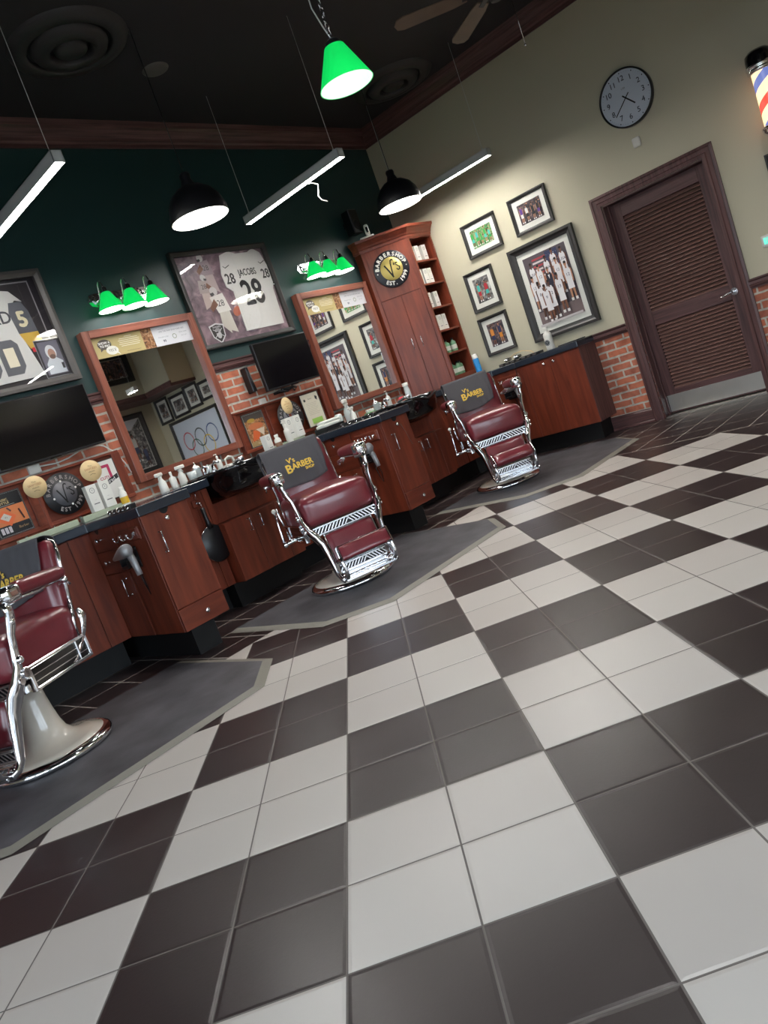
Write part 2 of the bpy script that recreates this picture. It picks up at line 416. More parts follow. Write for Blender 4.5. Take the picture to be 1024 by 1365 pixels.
# beige wall with door opening (Y .885..1.865, z 0..2.145)
DY0, DY1, DZ = .885, 1.865, 2.15
mb = MB()
mb.box(XW, XW+.22, DY1, YW, 1.0, H, 'beige_paint'); mb.box(XW, XW+.22, DY1, YW, 0, 1.0, 'brick_y')
mb.box(XW, XW+.22, DY0, DY1, DZ, H, 'beige_paint')
mb.box(XW, XW+.22, YF-.2, DY0, 1.0, H, 'beige_paint'); mb.box(XW, XW+.22, YF-.2, DY0, 0, 1.0, 'brick_y')
struct(mb.build('wall_right'))
# nook wall behind the camera (beige) and its bulkhead
mb = MB(); mb.box(2.6, XW, YF, YN, 0, H, 'beige_paint'); struct(mb.build('wall_nook'))
mb = MB(); mb.box(3.3, XW, YN, -1.34, 2.5, H, 'beige_paint'); mb.box(6.2, XW, -1.34, -.55, 2.5, H, 'beige_paint'); struct(mb.build('wall_bulkhead'))
mb = MB(); mb.box(3.28, XW, YN, -1.32, 2.47, 2.52, 'oak_h'); mb.box(3.28, 6.17, -1.34, -1.31, 2.52, 2.56, 'oak_h'); mb.box(6.18, XW, -1.32, -.53, 2.47, 2.52, 'oak_h'); mb.box(6.17, 6.2, -1.31, -.52, 2.52, 2.56, 'oak_h'); struct(mb.build('trim_1'))
# storefront walls with windows: left wall and front wall
def window_wall(name, along, a0, a1, at, wins, thick, z0, z1):
    mb = MB()
    def bx(p, q, za, zb):
        if along == 'y': mb.box(at-thick, at, p, q, za, zb, 'beige_paint')
        else: mb.box(p, q, at-thick, at, za, zb, 'beige_paint')
    bx(a0, a1, 0, z0); bx(a0, a1, z1, H); c = a0
    for p, q in wins: bx(c, p, z0, z1); c = q
    bx(c, a1, z0, z1); struct(mb.build(name))
WL = [(-4.4, -2.7), (-2.3, -.6), (-.2, 1.5)]
WF = [(-4.2, -2.3), (-1.9, 0.0), (.4, 2.3)]
window_wall('wall_left', 'y', YF, YW, XL, WL, .2, .35, 2.75)
window_wall('wall_front', 'x', XL, 2.6, YF, WF, .2, .35, 2.75)
m, nt, b = newmat('window_glass'); N = nt.nodes
tr = N.new('ShaderNodeBsdfTransparent'); gl = N.new('ShaderNodeBsdfGlossy'); gl.inputs['Roughness'].default_value = .02; mxs = N.new('ShaderNodeMixShader'); mxs.inputs[0].default_value = .07
nt.links.new(tr.outputs[0], mxs.inputs[1]); nt.links.new(gl.outputs[0], mxs.inputs[2]); nt.links.new(mxs.outputs[0], N['Material Output'].inputs[0]); MATS['window_glass'] = m
wn = 0
for along, at, wins in (('y', XL, WL), ('x', YF, WF)):
    for p, q in wins:
        wn += 1; z0, z1 = .35, 2.75; w = q-p
        mb = MB(); t = .05
        for a in ((0, t, 0, z1-z0), (w-t, w, 0, z1-z0), (t, w-t, 0, t), (t, w-t, z1-z0-t, z1-z0), (w/2-t/2, w/2+t/2, t, z1-z0-t)):
            mb.box(a[0], a[1], -.12, -.04, a[2], a[3], 'black_satin')
        if along == 'y': o = mb.build('window_%d' % wn, None, (at, p, z0), pi/2); 
        else: o = mb.build('window_%d' % wn, None, (p, at, z0), 0)
        if along == 'y':   # rotate: local y=-.12 -> world x=+.12 ; shift so that the frame sits inside the wall
            o.location.x = at-.16
        struct(o)
        g = MB(); g.box(t, w-t, -.085, -.079, t, z1-z0-t, 'window_glass'); g.build('pane', o)
        pl = bpy.data.lights.new('daylight_portal', 'AREA'); pl.shape = 'RECTANGLE'; pl.size = w; pl.size_y = z1-z0; pl.cycles.is_portal = True
        po = bpy.data.objects.new('daylight_portal', pl); COL.objects.link(po)
        if along == 'y': po.location = (at-.19, (p+q)/2, (z0+z1)/2); po.rotation_euler = (pi/2, 0, -pi/2)
        else: po.location = ((p+q)/2, at-.19, (z0+z1)/2); po.rotation_euler = (pi/2, 0, pi)
# street outside the shopfront, seen only in reflections
mb = MB(); mb.box(-30, XW+.4, -30, YF-.2, -.15, -.06, plain('pavement', S(120, 118, 112), .9, var=.2)); mb.box(-30, XL-.2, YF-.2, 20, -.15, -.06, 'pavement'); struct(mb.build('ground'))
# ---- crown mouldings (profile swept along the two walls, mitred in the corner)
def molding(name, pts, prof, m):
    """pts: plan polyline of the wall line (interior on the right of travel); prof: list of (offset from wall, z)"""
    mb = MB(); n = len(prof); P = [Vector((a, b)) for a, b in pts]; vs = []
    for i, p in enumerate(P):
        if i == 0: d = (P[1]-P[0]).normalized(); nn = Vector((d.y, -d.x)); k = 1
        elif i == len(P)-1: d = (P[-1]-P[-2]).normalized(); nn = Vector((d.y, -d.x)); k = 1
        else:
            d1 = (P[i]-P[i-1]).normalized(); d2 = (P[i+1]-P[i]).normalized()
            n1 = Vector((d1.y, -d1.x)); n2 = Vector((d2.y, -d2.x)); nn = (n1+n2).normalized(); k = 1/max(.2, nn.dot(n1))
        for o, z in prof: vs.append((p.x+nn.x*o*k, p.y+nn.y*o*k, z))
    fs = []
    for i in range(len(P)-1):
        for j in range(n-1): fs.append((i*n+j, i*n+j+1, (i+1)*n+j+1, (i+1)*n+j))
    mb.add(vs, fs, m)
    return mb.build(name)
cp = [(0, 3.895), (.016, 3.895), (.02, 3.925), (.034, 3.94), (.04, 3.965), (.075, 4.02), (.1, 4.035), (.108, 4.06), (.115, H)]
struct(molding('trim_2', [(XL, YW), (XW, YW)], cp, 'oak_h'))
# second run: separate so the grain follows the wall
def rot_mold(name, ya, yb, prof, m):
    # along the beige wall, built in local x then rotated
    o = molding(name, [(0, 0), (abs(yb-ya), 0)], prof, m); o.location = (XW, ya, 0); o.rotation_euler.z = RR; return struct(o)
rot_mold('trim_3', YW, YN, cp, 'oak_h')
rp = [(0, 1.865), (.018, 1.865), (.02, 1.878), (.03, 1.886), (.034, 1.9), (.022, 1.906), (.022, 1.93), (.034, 1.938), (.036, 1.952), (0, 1.953)]
struct(molding('trim_4', [(XL, YW), (6.2, YW)], rp, 'oak_h'))
rp2 = [(o, z-.925) for o, z in rp]
rot_mold('trim_5', 2.5, 1.968, rp2, 'oak_h'); rot_mold('trim_6', .79, YN, rp2, 'oak_h')
bp_ = [(0, 0), (.028, 0), (.028, .018), (.018, .03), (.018, .125), (.01, .14), (0, .145)]
rot_mold('baseboard_right', 2.5, 1.968, bp_, 'oak_h'); rot_mold('baseboard_far', .79, YN, bp_, 'oak_h')
# ---- door: casing, slab with louvres, kick plate, lever
dr = bpy.data.objects.new('door_1', None); COL.objects.link(dr); dr.location = (XW, (DY0+DY1)/2, 0); dr.rotation_euler.z = RR; struct(dr)
W2 = (DY1-DY0)/2
mb = MB()   # casing: stepped profile round three sides
cas = [(0, 0), (0, -.022), (.022, -.026), (.03, -.018), (.062, -.016), (.07, -.024), (.1, -.02), (.1, .0)]
vs = []; n = len(cas); cw = .102
for sx, top in ((-1, 0), (-1, 1), (1, 1), (1, 0)):
    for t, y in cas: vs.append((sx*(W2+cw-t), y, (DZ+cw-t) if top else 0))
fs = [(k*n+i, k*n+i+1, (k+1)*n+i+1, (k+1)*n+i) for k in range(3) for i in range(n-1)]
mb.add(vs, fs, 'oak_v'); mb.build('door_casing', dr)
mb = MB(); mb.box(-W2, -W2+.012, 0, .22, 0, DZ, 'oak_v'); mb.box(W2-.012, W2, 0, .22, 0, DZ, 'oak_v'); mb.box(-W2, W2, 0, .22, DZ-.012, DZ, 'oak_h')
mb.box(-W2+.012, -W2+.024, .09, .11, 0, DZ, 'oak_v'); mb.box(W2-.024, W2-.012, .09, .11, 0, DZ, 'oak_v'); mb.build('door_jamb', dr)
ys = .125; hw = W2-.014
mb = MB(); st = .105
for a, b_ in ((-hw, -hw+st), (hw-st, hw)): mb.cbox(a, b_, ys, ys+.042, .02, DZ-.015, 'oak_v', .002)
for z0, z1 in ((2.0, DZ-.015), (.905, 1.04), (.02, .255)): mb.cbox(-hw+st, hw-st, ys, ys+.042, z0, z1, 'oak_h', .002)
dp = mb.build('door_panel', dr)
for z0, z1, nn in ((1.04, 2.0, 27), (.255, .905, 19)):
    mb = MB(); pit = (z1-z0)/nn
    for i in range(nn):
        zc = z0+pit*(i+.5); A = Matrix.Translation((0, ys+.021, zc)) @ Matrix.Rotation(radians(37), 4, 'X')
        mb.cbox(-hw+st, hw-st, -.027, .027, -.0035, .0035, 'slat_wood', .0015, A)
    mb.build('louver', dr)
mb = MB(); mb.cbox(-hw+.01, hw-.01, ys-.003, ys, .035, .2, 'steel_brushed', .001); mb.build('kick_plate', dr)
mb = MB(); hy = (DY0+DY1)/2-.965   # local x of the lever
mb.cyl((hy, ys-.012, .97), .033, .012, 'chrome_soft', 24, 'y'); mb.cyl((hy, ys-.05, .97), .012, .04, 'chrome_soft', 16, 'y')
mb.tube([(hy, ys-.052, .97), (hy-.03, ys-.056, .972), (hy-.07, ys-.056, .962), (hy-.1, ys-.054, .955), (hy-.125, ys-.05, .958)], [.011, .0095, .008, .007, .006], 'chrome_soft', 10)
mb.build('door_handle', dr)
mb = MB(); mb.box(-W2-.0, W2+.0, .0, .25, 0, .012, 'steel_brushed'); mb.build('threshold', dr)
mb = MB(); cd = plain('light_block_paint', S(120, 112, 98), .7)  # closed box behind the louvres, added to keep sky light from leaking in
mb.box(-.8, .8, 1.2, 1.25, 0, 2.6, cd); mb.box(-.85, -.8, .22, 1.25, 0, 2.6, cd); mb.box(.8, .85, .22, 1.25, 0, 2.6, cd); mb.box(-.85, .85, .22, 1.25, 2.6, 2.65, cd); mb.box(-.85, .85, .2, 1.25, -.05, 0.0, cd); struct(mb.build('wall_light_block', None, (XW, (DY0+DY1)/2, 0), RR))
# ================================================================== CEILING THINGS
def diffuser(loc, r, label):
    t = thing('ceiling_diffuser', label, 'air vent', loc, 0, 'round ceiling diffusers')
    mb = MB(); mb.lathe([(r, 0), (r*.97, -.02), (r*.72, -.04), (r*.7, -.03), (r*.7, 0)], 'vent_grey', 40); mb.build('outer_ring', t)
    mb = MB(); mb.lathe([(r*.64, -.02), (r*.6, -.055), (r*.38, -.07), (r*.36, -.06), (r*.34, -.02)], 'vent_grey', 40); mb.build('middle_ring', t)
    mb = MB(); mb.lathe([(.001, -.07), (r*.2, -.068), (r*.27, -.05), (r*.28, -.02)], 'vent_grey', 32); mb.build('center_cone', t)
    return t
diffuser((2.53, 3.24, H), .41, 'dark round ceiling diffuser at the far left, over the green wall side')
diffuser((6.07, 3.28, H), .42, 'dark round ceiling diffuser near the corner, behind the green hanging lamp')
mb = MB(); mb.lathe([(.001, -.012), (.07, -.012), (.1, -.006), (.105, 0)], plain('speaker_grey', S(96, 94, 90), .6), 28); o = mb.build('ceiling_speaker', None, (3.34, 3.44, H)); tag(o, 'small round grey disc set in the dark ceiling beside the left diffuser', 'ceiling speaker')
# fan
fx, fy, fz = 4.75, 1.32, 3.6
fan = thing('ceiling_fan', 'brown bladed ceiling fan hanging from the dark ceiling at the top edge', 'ceiling fan', (fx, fy, 0))
mb = MB(); mb.cyl((0, 0, fz+.12), .014, H-fz-.12, 'black_satin', 12); mb.lathe([(.06, H-.05), (.065, H)], 'black_satin', 20); mb.build('downrod', fan)
mb = MB(); mb.lathe([(.001, fz-.09), (.05, fz-.09), (.06, fz-.06), (.1, fz-.03), (.115, fz+.03), (.1, fz+.09), (.03, fz+.13), (.001, fz+.13)], 'black_satin', 28); mb.build('motor', fan)
for k in range(5):
    A = Matrix.Rotation(radians(57.6+72*k-.0), 4, 'Z')
    mb = MB(); B = A @ Matrix.Rotation(radians(12), 4, 'X')
    prof = [(.2, -.045), (.3, -.06), (.68, -.068), (.73, -.05), (.75, 0), (.73, .05), (.68, .068), (.3, .06), (.2, .045)]
    vs = [(a, b_, fz-.004) for a, b_ in prof]+[(a, b_, fz+.004) for a, b_ in prof]; n = len(prof)
    Tm = Matrix.Translation((0, 0, fz)) @ B @ Matrix.Translation((0, 0, -fz))
    mb.add(vs, [list(range(n))[::-1], list(range(n, 2*n))]+[(i, (i+1) % n, n+(i+1) % n, n+i) for i in range(n)], 'fan_blade', False, Tm); bl = mb.build('blade', fan)
    mb = MB(); mb.box(.09, .24, -.018, .018, fz-.012, fz-.006, 'black_satin', Tm); mb.build('blade_arm', bl)
mb = MB(); mb.tube([(.1, -.05, fz-.06), (.1, -.05, fz-.42)], .003, 'chrome_soft', 6); mb.sph((.1, -.05, fz-.43), .01, 'chrome'); mb.build('pull_chain', fan)
# LED bars
def led_bar(x, y0, y1, z, label):
    t = thing('linear_pendant_light', label, 'hanging light', (x, y0, z), 0, 'white linear lights on thin cables'); L = y1-y0
    mb = MB(); w = .034
    mb.box(-w, -w+.004, 0, L, 0, .07, 'housing_grey'); mb.box(w-.004, w, 0, L, 0, .07, 'housing_grey'); mb.box(-w, w, 0, L, .066, .07, 'housing_grey')
    mb.box(-w, w, 0, .004, 0, .07, 'housing_grey'); mb.box(-w, w, L-.004, L, 0, .07, 'housing_grey'); mb.build('housing', t)
    mb = MB(); mb.box(-w+.005, w-.005, .005, L-.005, .006, .01, 'led_white'); mb.build('diffuser_strip', t)
    for yy in ((.06, L-.06) if L > .5 else (L/2,)):
        mb = MB(); mb.cyl((0, yy, .07), .008, .02, 'housing_grey', 10); mb.tube([(0, yy, .085), (.001, yy, H-z)], .0022, 'housing_grey', 6); mb.build('cable', t)
    return t
led_bar(1.725, 2.60, 3.84, 2.98, 'glowing white linear light at the far left edge, nearest the hockey jersey')
led_bar(4.045, 2.56, 3.82, 2.98, 'glowing white linear light in the middle, above the football jersey')
led_bar(6.15, 2.54, 3.80, 2.98, 'glowing white linear light beside the beige wall, behind the dark pendant')
led_bar(1.725, -.6, .64, 2.98, 'unseen white linear light added as fill over the checkered floor front, left of two')  # fill bar out of view, added to brighten the front of the room
led_bar(4.045, -.9, .34, 2.98, 'unseen white linear light added as fill over the checkered floor front, right of two')  # second added fill bar, also outside the view
mb = MB(); mb.tube([(0, 0, 0), (.05, 0, -.008), (.09, -.0, -.03), (.075, 0, -.075), (.06, 0, -.12), (.075, 0, -.155), (.12, 0, -.18)], .0045, 'white_plastic', 8)
o = mb.build('dangling_wire', None, (4.065, 3.02, 2.981)); o.rotation_euler.z = -.6; tag(o, 'short white wire curling down below the middle linear light', 'wire')
# dome pendants
def dome(x, y, z, label):
    t = thing('dome_pendant_lamp', label, 'pendant lamp', (x, y, z), 0, 'dark dome pendants in front of the green wall'); r = .211
    pr_ = [(r, 0), (r*.985, .05), (r*.9, .11), (r*.72, .17), (r*.45, .212), (r*.24, .228)]
    mb = MB(); mb.lathe(pr_+[(r*.2, .228)], 'black_satin', 40); mb.lathe([(a*.975, b_-.004) for a, b_ in pr_], 'mat_board', 40); mb.build('shade', t)
    mb = MB(); mb.lathe([(.001, .03), (r*.93, .03)], 'bulb_white', 36); mb.build('glowing_diffuser', t)
    mb = MB(); mb.lathe([(.001, .32), (.034, .318), (.04, .3), (.036, .27), (.05, .235), (.055, .222)], 'black_satin', 24); mb.build('socket_cap', t)
    mb = MB(); mb.tube([(0, 0, .315), (0, 0, H-z)], .0035, 'black_satin', 6); mb.build('cord', t)
    return t
dome(2.87, 3.0, 2.76, 'dark dome pendant lamp glowing in front of the green wall, left of the football jersey')
dome(5.215, 3.043, 2.76, 'dark dome pendant lamp glowing against the beige wall near the corner')
led_bar(5.41, -.50, -.26, 2.5, 'short white linear light seen only in the left mirror, in front of the bulkhead')
# cone shades in glowing green
def cone_shade(t, c, r0, r1, h, inner='shade_inner', tilt=None):
    A = Matrix.Translation(c) @ (tilt or Matrix.Identity(4))
    mb = MB(); mb.lathe([(r0, 0), (r1, h), (r1*.6, h+.006)], 'shade_green', 36, A); s = mb.build('lamp_shade', t)
    mb = MB(); mb.lathe([(r0*.985, .001), (r0*.86, .02), (.001, .03)], inner, 32, A); mb.build('shade_lining', s)
    return s
gx, gy, gz = 2.374, 1.028, 2.60
gp = thing('green_pendant_lamp', 'green cone lamp hanging by a chain high in front of the dark ceiling', 'pendant lamp', (gx, gy, gz))
mb = MB(); mb.lathe([(.135, 0), (.05, .18), (.03, .185)], 'shade_green', 44); s = mb.build('lamp_shade', gp)
mb = MB(); mb.lathe([(.132, .001), (.049, .172), (.001, .174)], 'pendant_inner', 40); mb.build('shade_lining', s)
mb = MB(); mb.lathe([(.045, .178), (.04, .2), (.02, .215), (.001, .216)], 'black_satin', 20); mb.build('socket_cap', gp)
mb = MB(); zc = .222
while gz+zc < H-.02:
    k = int(round((zc-.222)/.036)); A = Matrix.Translation((0, 0, zc+.02)) @ Matrix.Rotation(k*pi/2, 4, 'Z')
    mb.tube([(.009*cos(a), 0, .024*sin(a)) for a in [2*pi*i/10 for i in range(11)]], .0025, 'chrome', 6, A); zc += .036
mb.build('chain', gp)
mb = MB(); mb.tube([(.0, 0, .215), (-.02, .01, .28), (-.055, .01, .36), (-.065, .0, .46), (-.03, .0, .56), (0, 0, .62), (.012, .01, .8), (0, 0, H-gz)], .0035, 'housing_grey', 8); mb.build('cord', gp)
# wall sconces with three green shades
def sconce(x, label):
    t = thing('vanity_light', label, 'wall light', (x, YW, 2.66), 0, 'three-shade green wall lights above the mirrors')
    mb = MB(); w = .31; hgt = .055
    pts = [(-w, 0), (-w+.025, hgt*.8), (-w+.07, hgt), (w-.07, hgt), (w-.025, hgt*.8), (w, 0), (w-.025, -hgt*.8), (w-.07, -hgt), (-w+.07, -hgt), (-w+.025, -hgt*.8)]
    for k, (sc_, y) in enumerate(((1, -.012), (.86, -.024))):
        vs = [(a*sc_, 0 if k == 0 else -.012, b_*sc_*(.8 if k else 1)) for a, b_ in pts]+[(a*sc_, y, b_*sc_*(.8 if k else 1)) for a, b_ in pts]; n = len(pts)
        mb.add(vs, [list(range(n, 2*n))]+[(i, (i+1) % n, n+(i+1) % n, n+i) for i in range(n)], 'chrome')
    mb.build('back_plate', t)
    for k in (-1, 0, 1):
        xx = k*.215
        mb = MB(); arc = [(xx, -.02, -.01), (xx, -.05, -.005), (xx, -.066, .05), (xx, -.08, .1), (xx, -.105, .122), (xx, -.132, .112), (xx, -.147, .075), (xx, -.15, .03)]
        mb.tube(arc, .0065, 'chrome', 10); mb.cyl((xx, -.032, -.01), .02, .014, 'chrome', 16, 'y'); a = mb.build('lamp_arm', t)
        mb = MB(); mb.lathe([(.001, .052), (.02, .05), (.026, .035), (.026, .008), (.032, .004)], 'chrome', 20, Matrix.Translation((xx, -.15, .01))); mb.build('socket', a)
        cone_shade(t, (xx, -.15, -.128), .104, .036, .142)
    return t
sconce(2.87, 'chrome wall light with three green glass shades above the left mirror')
sconce(5.23, 'chrome wall light with three green glass shades above the right mirror')
# ================================================================== CABINETS ALONG THE GREEN WALL
def bar_handle(name, parent, c, L, vertical=True, front='y'):
    """bow handle; c centre on the door face, front -y or -x"""
    mb = MB(); d = .032; a = L/2
    if vertical: P = [(0, 0, a), (0, -d, a), (0, -d, -a), (0, 0, -a)]
    else: P = [(-a, 0, 0), (-a, -d, 0), (a, -d, 0), (a, 0, 0)]
    if front == 'x': P = [(q[1], -q[0], q[2]) for q in P]
    mb.tube([tuple(Vector(c)+Vector(q)) for q in P], .005, 'chrome_soft', 8)
    for q in (P[0], P[-1]): mb.sph(tuple(Vector(c)+Vector(q)*1), .007, 'chrome', 8)
    for q in (P[1], P[-2]): mb.sph(tuple(Vector(c)+Vector(q)*1), .0065, 'chrome', 8)
    return mb.build(name, parent)
def knob(parent, c, front='y', name='knob'):
    mb = MB(); A = Matrix.Translation(c) @ (Matrix.Rotation(pi/2, 4, 'X') if front == 'y' else Matrix.Rotation(-pi/2, 4, 'Y'))
    mb.lathe([(.009, 0), (.006, .012), (.008, .018), (.016, .024), (.017, .03), (.01, .035), (.001, .036)], 'chrome', 16, A)
    return mb.build(name, parent)
TZ0, TZ1 = .2, .966
def tower(x, label):
    """station tower: origin at its front-left bottom corner, front -y, left side (drawers) faces -x"""
    t = thing('station_cabinet', label, 'cabinet', (x, 2.90, 0), 0, 'wooden barber station cabinets'); w = .34; D = 1.40
    mb = MB(); mb.box(.012, w, .02, D, TZ0, TZ1, 'cherry_v'); mb.build('body', t)
    mb = MB(); mb.box(.1, w-.06, .13, D, 0, TZ0, 'toe_black'); mb.build('toe_kick', t)
    # front
    mb = MB(); mb.cbox(0, w, 0, .02, .35, TZ1, 'cherry_v', .002); mb.box(.14, .2, -.001, .02, TZ1-.012, TZ1, 'black_matte')
    d = mb.build('front_door', t); bar_handle('handle', d, (.075, 0, .775), .13); knob(d, (.155, 0, .905))
    mb = MB(); mb.lathe([(.001, .0), (.03, .0)], 'black_matte', 20, Matrix.Translation((.165, -.0012, TZ1-.004)) @ Matrix.Rotation(pi/2, 4, 'X')); mb.build('finger_notch', d)
    mb = MB(); mb.cbox(0, w, 0, .02, TZ0, .346, 'cherry_h', .002); d = mb.build('lower_drawer', t); knob(d, (.175, 0, .27))
    # left side: panel, then drawers and a door further back
    mb = MB(); mb.cbox(-.004, .012, .02, .375, TZ0, TZ1, 'cherry_v', .002); mb.build('side_panel', t)
    for z0, z1 in ((.818, TZ1), (.658, .814)):
        mb = MB(); mb.cbox(-.006, .012, .392, .75, z0, z1, 'cherry_y', .002); d = mb.build('drawer', t); knob(d, (-.006, .60, (z0+z1)/2+.005), 'x')
        if z0 > .8:
            mb = MB(); mb.lathe([(.001, 0), (.026, 0)], 'black_matte', 20, Matrix.Translation((-.0068, .60, TZ1-.002)) @ Matrix.Rotation(-pi/2, 4, 'Y')); mb.build('finger_notch', d)
    mb = MB(); mb.cbox(-.006, .012, .392, .75, TZ0, .654, 'cherry_v', .002); d = mb.build('side_door', t); bar_handle('handle', d, (-.006, .465, .555), .11, True, 'x')
    return t
tower(1.515, 'cherry wood station cabinet with drawers and a projecting corner, nearest the camera at left')
tower(3.81, 'cherry wood station cabinet with drawers and a projecting corner, behind the middle barber chair')
def base_cab(x0, x1, yf, z0, z1, seams, handles, label, name='base_cabinet', hz=.6):
    t = thing(name, label, 'cabinet', (x0, yf, 0)); w = x1-x0
    mb = MB(); mb.box(0, w, .018, YW-yf-.005, z0, z1, 'cherry_v'); mb.build('body', t)
    mb = MB(); mb.box(0, w, .17, YW-yf-.005, 0, z0, 'toe_black'); mb.build('toe_kick', t)
    xs = [0]+list(seams)+[w]
    for i in range(len(xs)-1):
        mb = MB(); mb.cbox(xs[i]+.002, xs[i+1]-.002, 0, .018, z0, z1-.004, 'cherry_v', .0015); d = mb.build('door', t)
        if i < len(handles) and handles[i] is not None: bar_handle('handle', d, (handles[i], 0, hz), .09)
    return t
base_cab(-1.4, .55, 3.62, .2, TZ1, [.49, .98, 1.46], [], 'long cherry wood base cabinet at the far left, behind the nearest barber chair')
base_cab(.552, 1.508, 3.62, .2, TZ1, [.32, .8], [], 'cherry wood base cabinet left of the nearest projecting station cabinet')
base_cab(1.858, 2.44, 3.62, .2, TZ1, [.5], [], 'cherry wood base cabinet panel behind the hanging black hand mirror')
base_cab(2.445, 3.10, 3.5, .2, .668, [.258, .516], [.215, .322], 'low two-door cherry cabinet under the left black shampoo bowl', hz=.585)
base_cab(3.105, 3.802, 3.62, .2, TZ1, [.35], [], 'cherry wood base cabinet behind the middle barber chair')
base_cab(4.155, 4.66, 3.62, .2, TZ1, [.4], [], 'narrow cherry cabinet panel right of the middle station cabinet')
base_cab(4.665, 5.30, 3.5, .2, .668, [.25, .5], [.205, .31], 'low two-door cherry cabinet under the right black shampoo bowl', hz=.585)
base_cab(5.305, 5.70, 3.62, .2, TZ1, [.2], [], 'cherry wood base cabinet behind the far barber chair')
for x0, x1, lab in ((2.445, 3.10, 'left'), (4.665, 5.30, 'right')):
    mb = MB(); mb.box(x0, x1, 4.06, YW-.01, .672, .96, 'cherry_v'); cw_ = .055 if lab == 'left' else .03; mb.cbox(x0, x0+cw_, 3.62, 4.06, .672, .96, 'cherry_v', .002); mb.cbox(x1-.012, x1, 3.62, 4.06, .672, .96, 'cherry_v', .002); mb.box(x0+cw_, x1-.012, 3.62, 3.64, .672, .826, 'cherry_v')
    o = mb.build('bowl_recess_panel'); tag(o, 'cherry wood recess panel behind the %s shampoo bowl' % lab, 'cabinet panel')
# corner piece and beige-wall cabinet
t = thing('corner_cabinet', 'cherry wood corner cabinet turned at an angle behind the far barber chair', 'cabinet', (0, 0, 0))
mb = MB(); P0 = [(5.705, 3.62), (5.98, 3.62), (6.3, 3.42), (XW-.01, 3.42), (XW-.01, YW-.01), (5.705, YW-.01)]; mb.prism(P0, .2, TZ1, 'cherry_v'); mb.build('body', t)
mb = MB(); mb.prism([(5.705, 3.79), (6.03, 3.79), (6.4, 3.55), (XW-.01, 3.55), (XW-.01, YW-.01), (5.705, YW-.01)], 0, .2, 'toe_black'); mb.build('toe_kick', t)
t = thing('wall_cabinet', 'shallow two-door cherry cabinet with knobs against the beige wall, beside the brick', 'cabinet', (XW-.005, 2.345, 0), RR)
# local x: world -Y ; cabinet spans Y 2.345 .. 3.41 -> local x from -1.065 to 0 ; front at local y=-.36
mb = MB(); mb.box(-1.07, 0, -.345, 0, .185, TZ1, 'cherry_v'); mb.box(-.001, .004, -.36, 0, .185, TZ1, 'oak_v'); mb.build('body', t)
mb = MB(); mb.box(-1.07, -.075, -.25, 0, 0, .185, 'toe_black'); mb.build('toe_kick', t)
for i, (a, b_) in enumerate(((-.695, -.352), (-.348, -.002))):
    mb = MB(); mb.cbox(a, b_, -.363, -.345, .185, TZ1-.01, 'cherry_v', .002); d = mb.build('door', t); knob(d, (-.41 if i == 0 else -.295, -.363, .915))
mb = MB(); mb.cbox(-1.07, -.7, -.36, -.345, .185, TZ1, 'cherry_v', .002); mb.build('side_panel', t)
# worktop
def slab(pts, z0, z1, name, label, m='counter_black'):
    mb = MB(); mb.prism(pts, z0, z1, m); o = mb.build(name)
    bv = o.modifiers.new('b', 'BEVEL'); bv.width = .006; bv.segments = 2; bv.limit_method = 'ANGLE'
    return tag(o, label, 'countertop')
CZ0, CZ1 = .968, 1.03
slab([(-1.42, 3.58), (1.49, 3.58), (1.49, 2.865), (1.875, 2.865), (1.875, 3.55), (2.49, 3.55), (2.515, 3.58), (2.515, 4.02), (3.085, 4.02), (3.085, 3.58), (3.1, 3.58),
      (3.785, 3.58), (3.785, 2.865), (4.17, 2.865), (4.17, 3.55), (4.67, 3.55), (4.69, 3.58), (4.69, 4.03), (5.30, 4.03), (5.30, 3.58), (5.32, 3.58),
      (5.95, 3.58), (6.275, 3.39), (6.275, 2.335), (XW-.004, 2.335), (XW-.004, YW-.004), (-1.42, YW-.004)], CZ0, CZ1, 'countertop', 'long glossy black worktop running along both walls over the cherry cabinets')
# raised lighter back ledge (greenish strips)
for x0, x1, lab in ((1.22, 1.66, 'greenish glass ledge strip under the left round dark sign'), (1.70, 2.10, 'greenish glass ledge strip under the left pair of white product boxes'), (3.5, 3.98, 'greenish glass ledge strip under the product boxes of the middle display')):
    mb = MB(); mb.cbox(x0, x1, 4.02, 4.06, CZ1+.001, CZ1+.045, 'ledge_green', .003); o = mb.build('ledge_strip'); tag(o, lab, 'ledge')
def tool_rail(loc, n, L, label):
    t = thing('tool_rail', label, 'tool holder', loc, RR*0)
    mb = MB(); mb.cbox(0, .045, 0, L, 0, .03, 'black_satin', .003); mb.build('rail', t)
    for i in range(n):
        y = L*(i+.5)/n; mb = MB(); mb.tube([(.0, y, .028), (-.01, y, .026), (-.014, y, .012), (-.008, y-.012, .006), (-.002, y-.014, .014)], .004, 'chrome', 7); mb.build('clip', t)
tool_rail((1.494, 2.93, CZ1+.001), 5, .3, 'black tool rail with five chrome clips on the near worktop corner')
tool_rail((3.789, 2.93, CZ1+.001), 5, .42, 'black tool rail with chrome clips on the worktop by the second station')
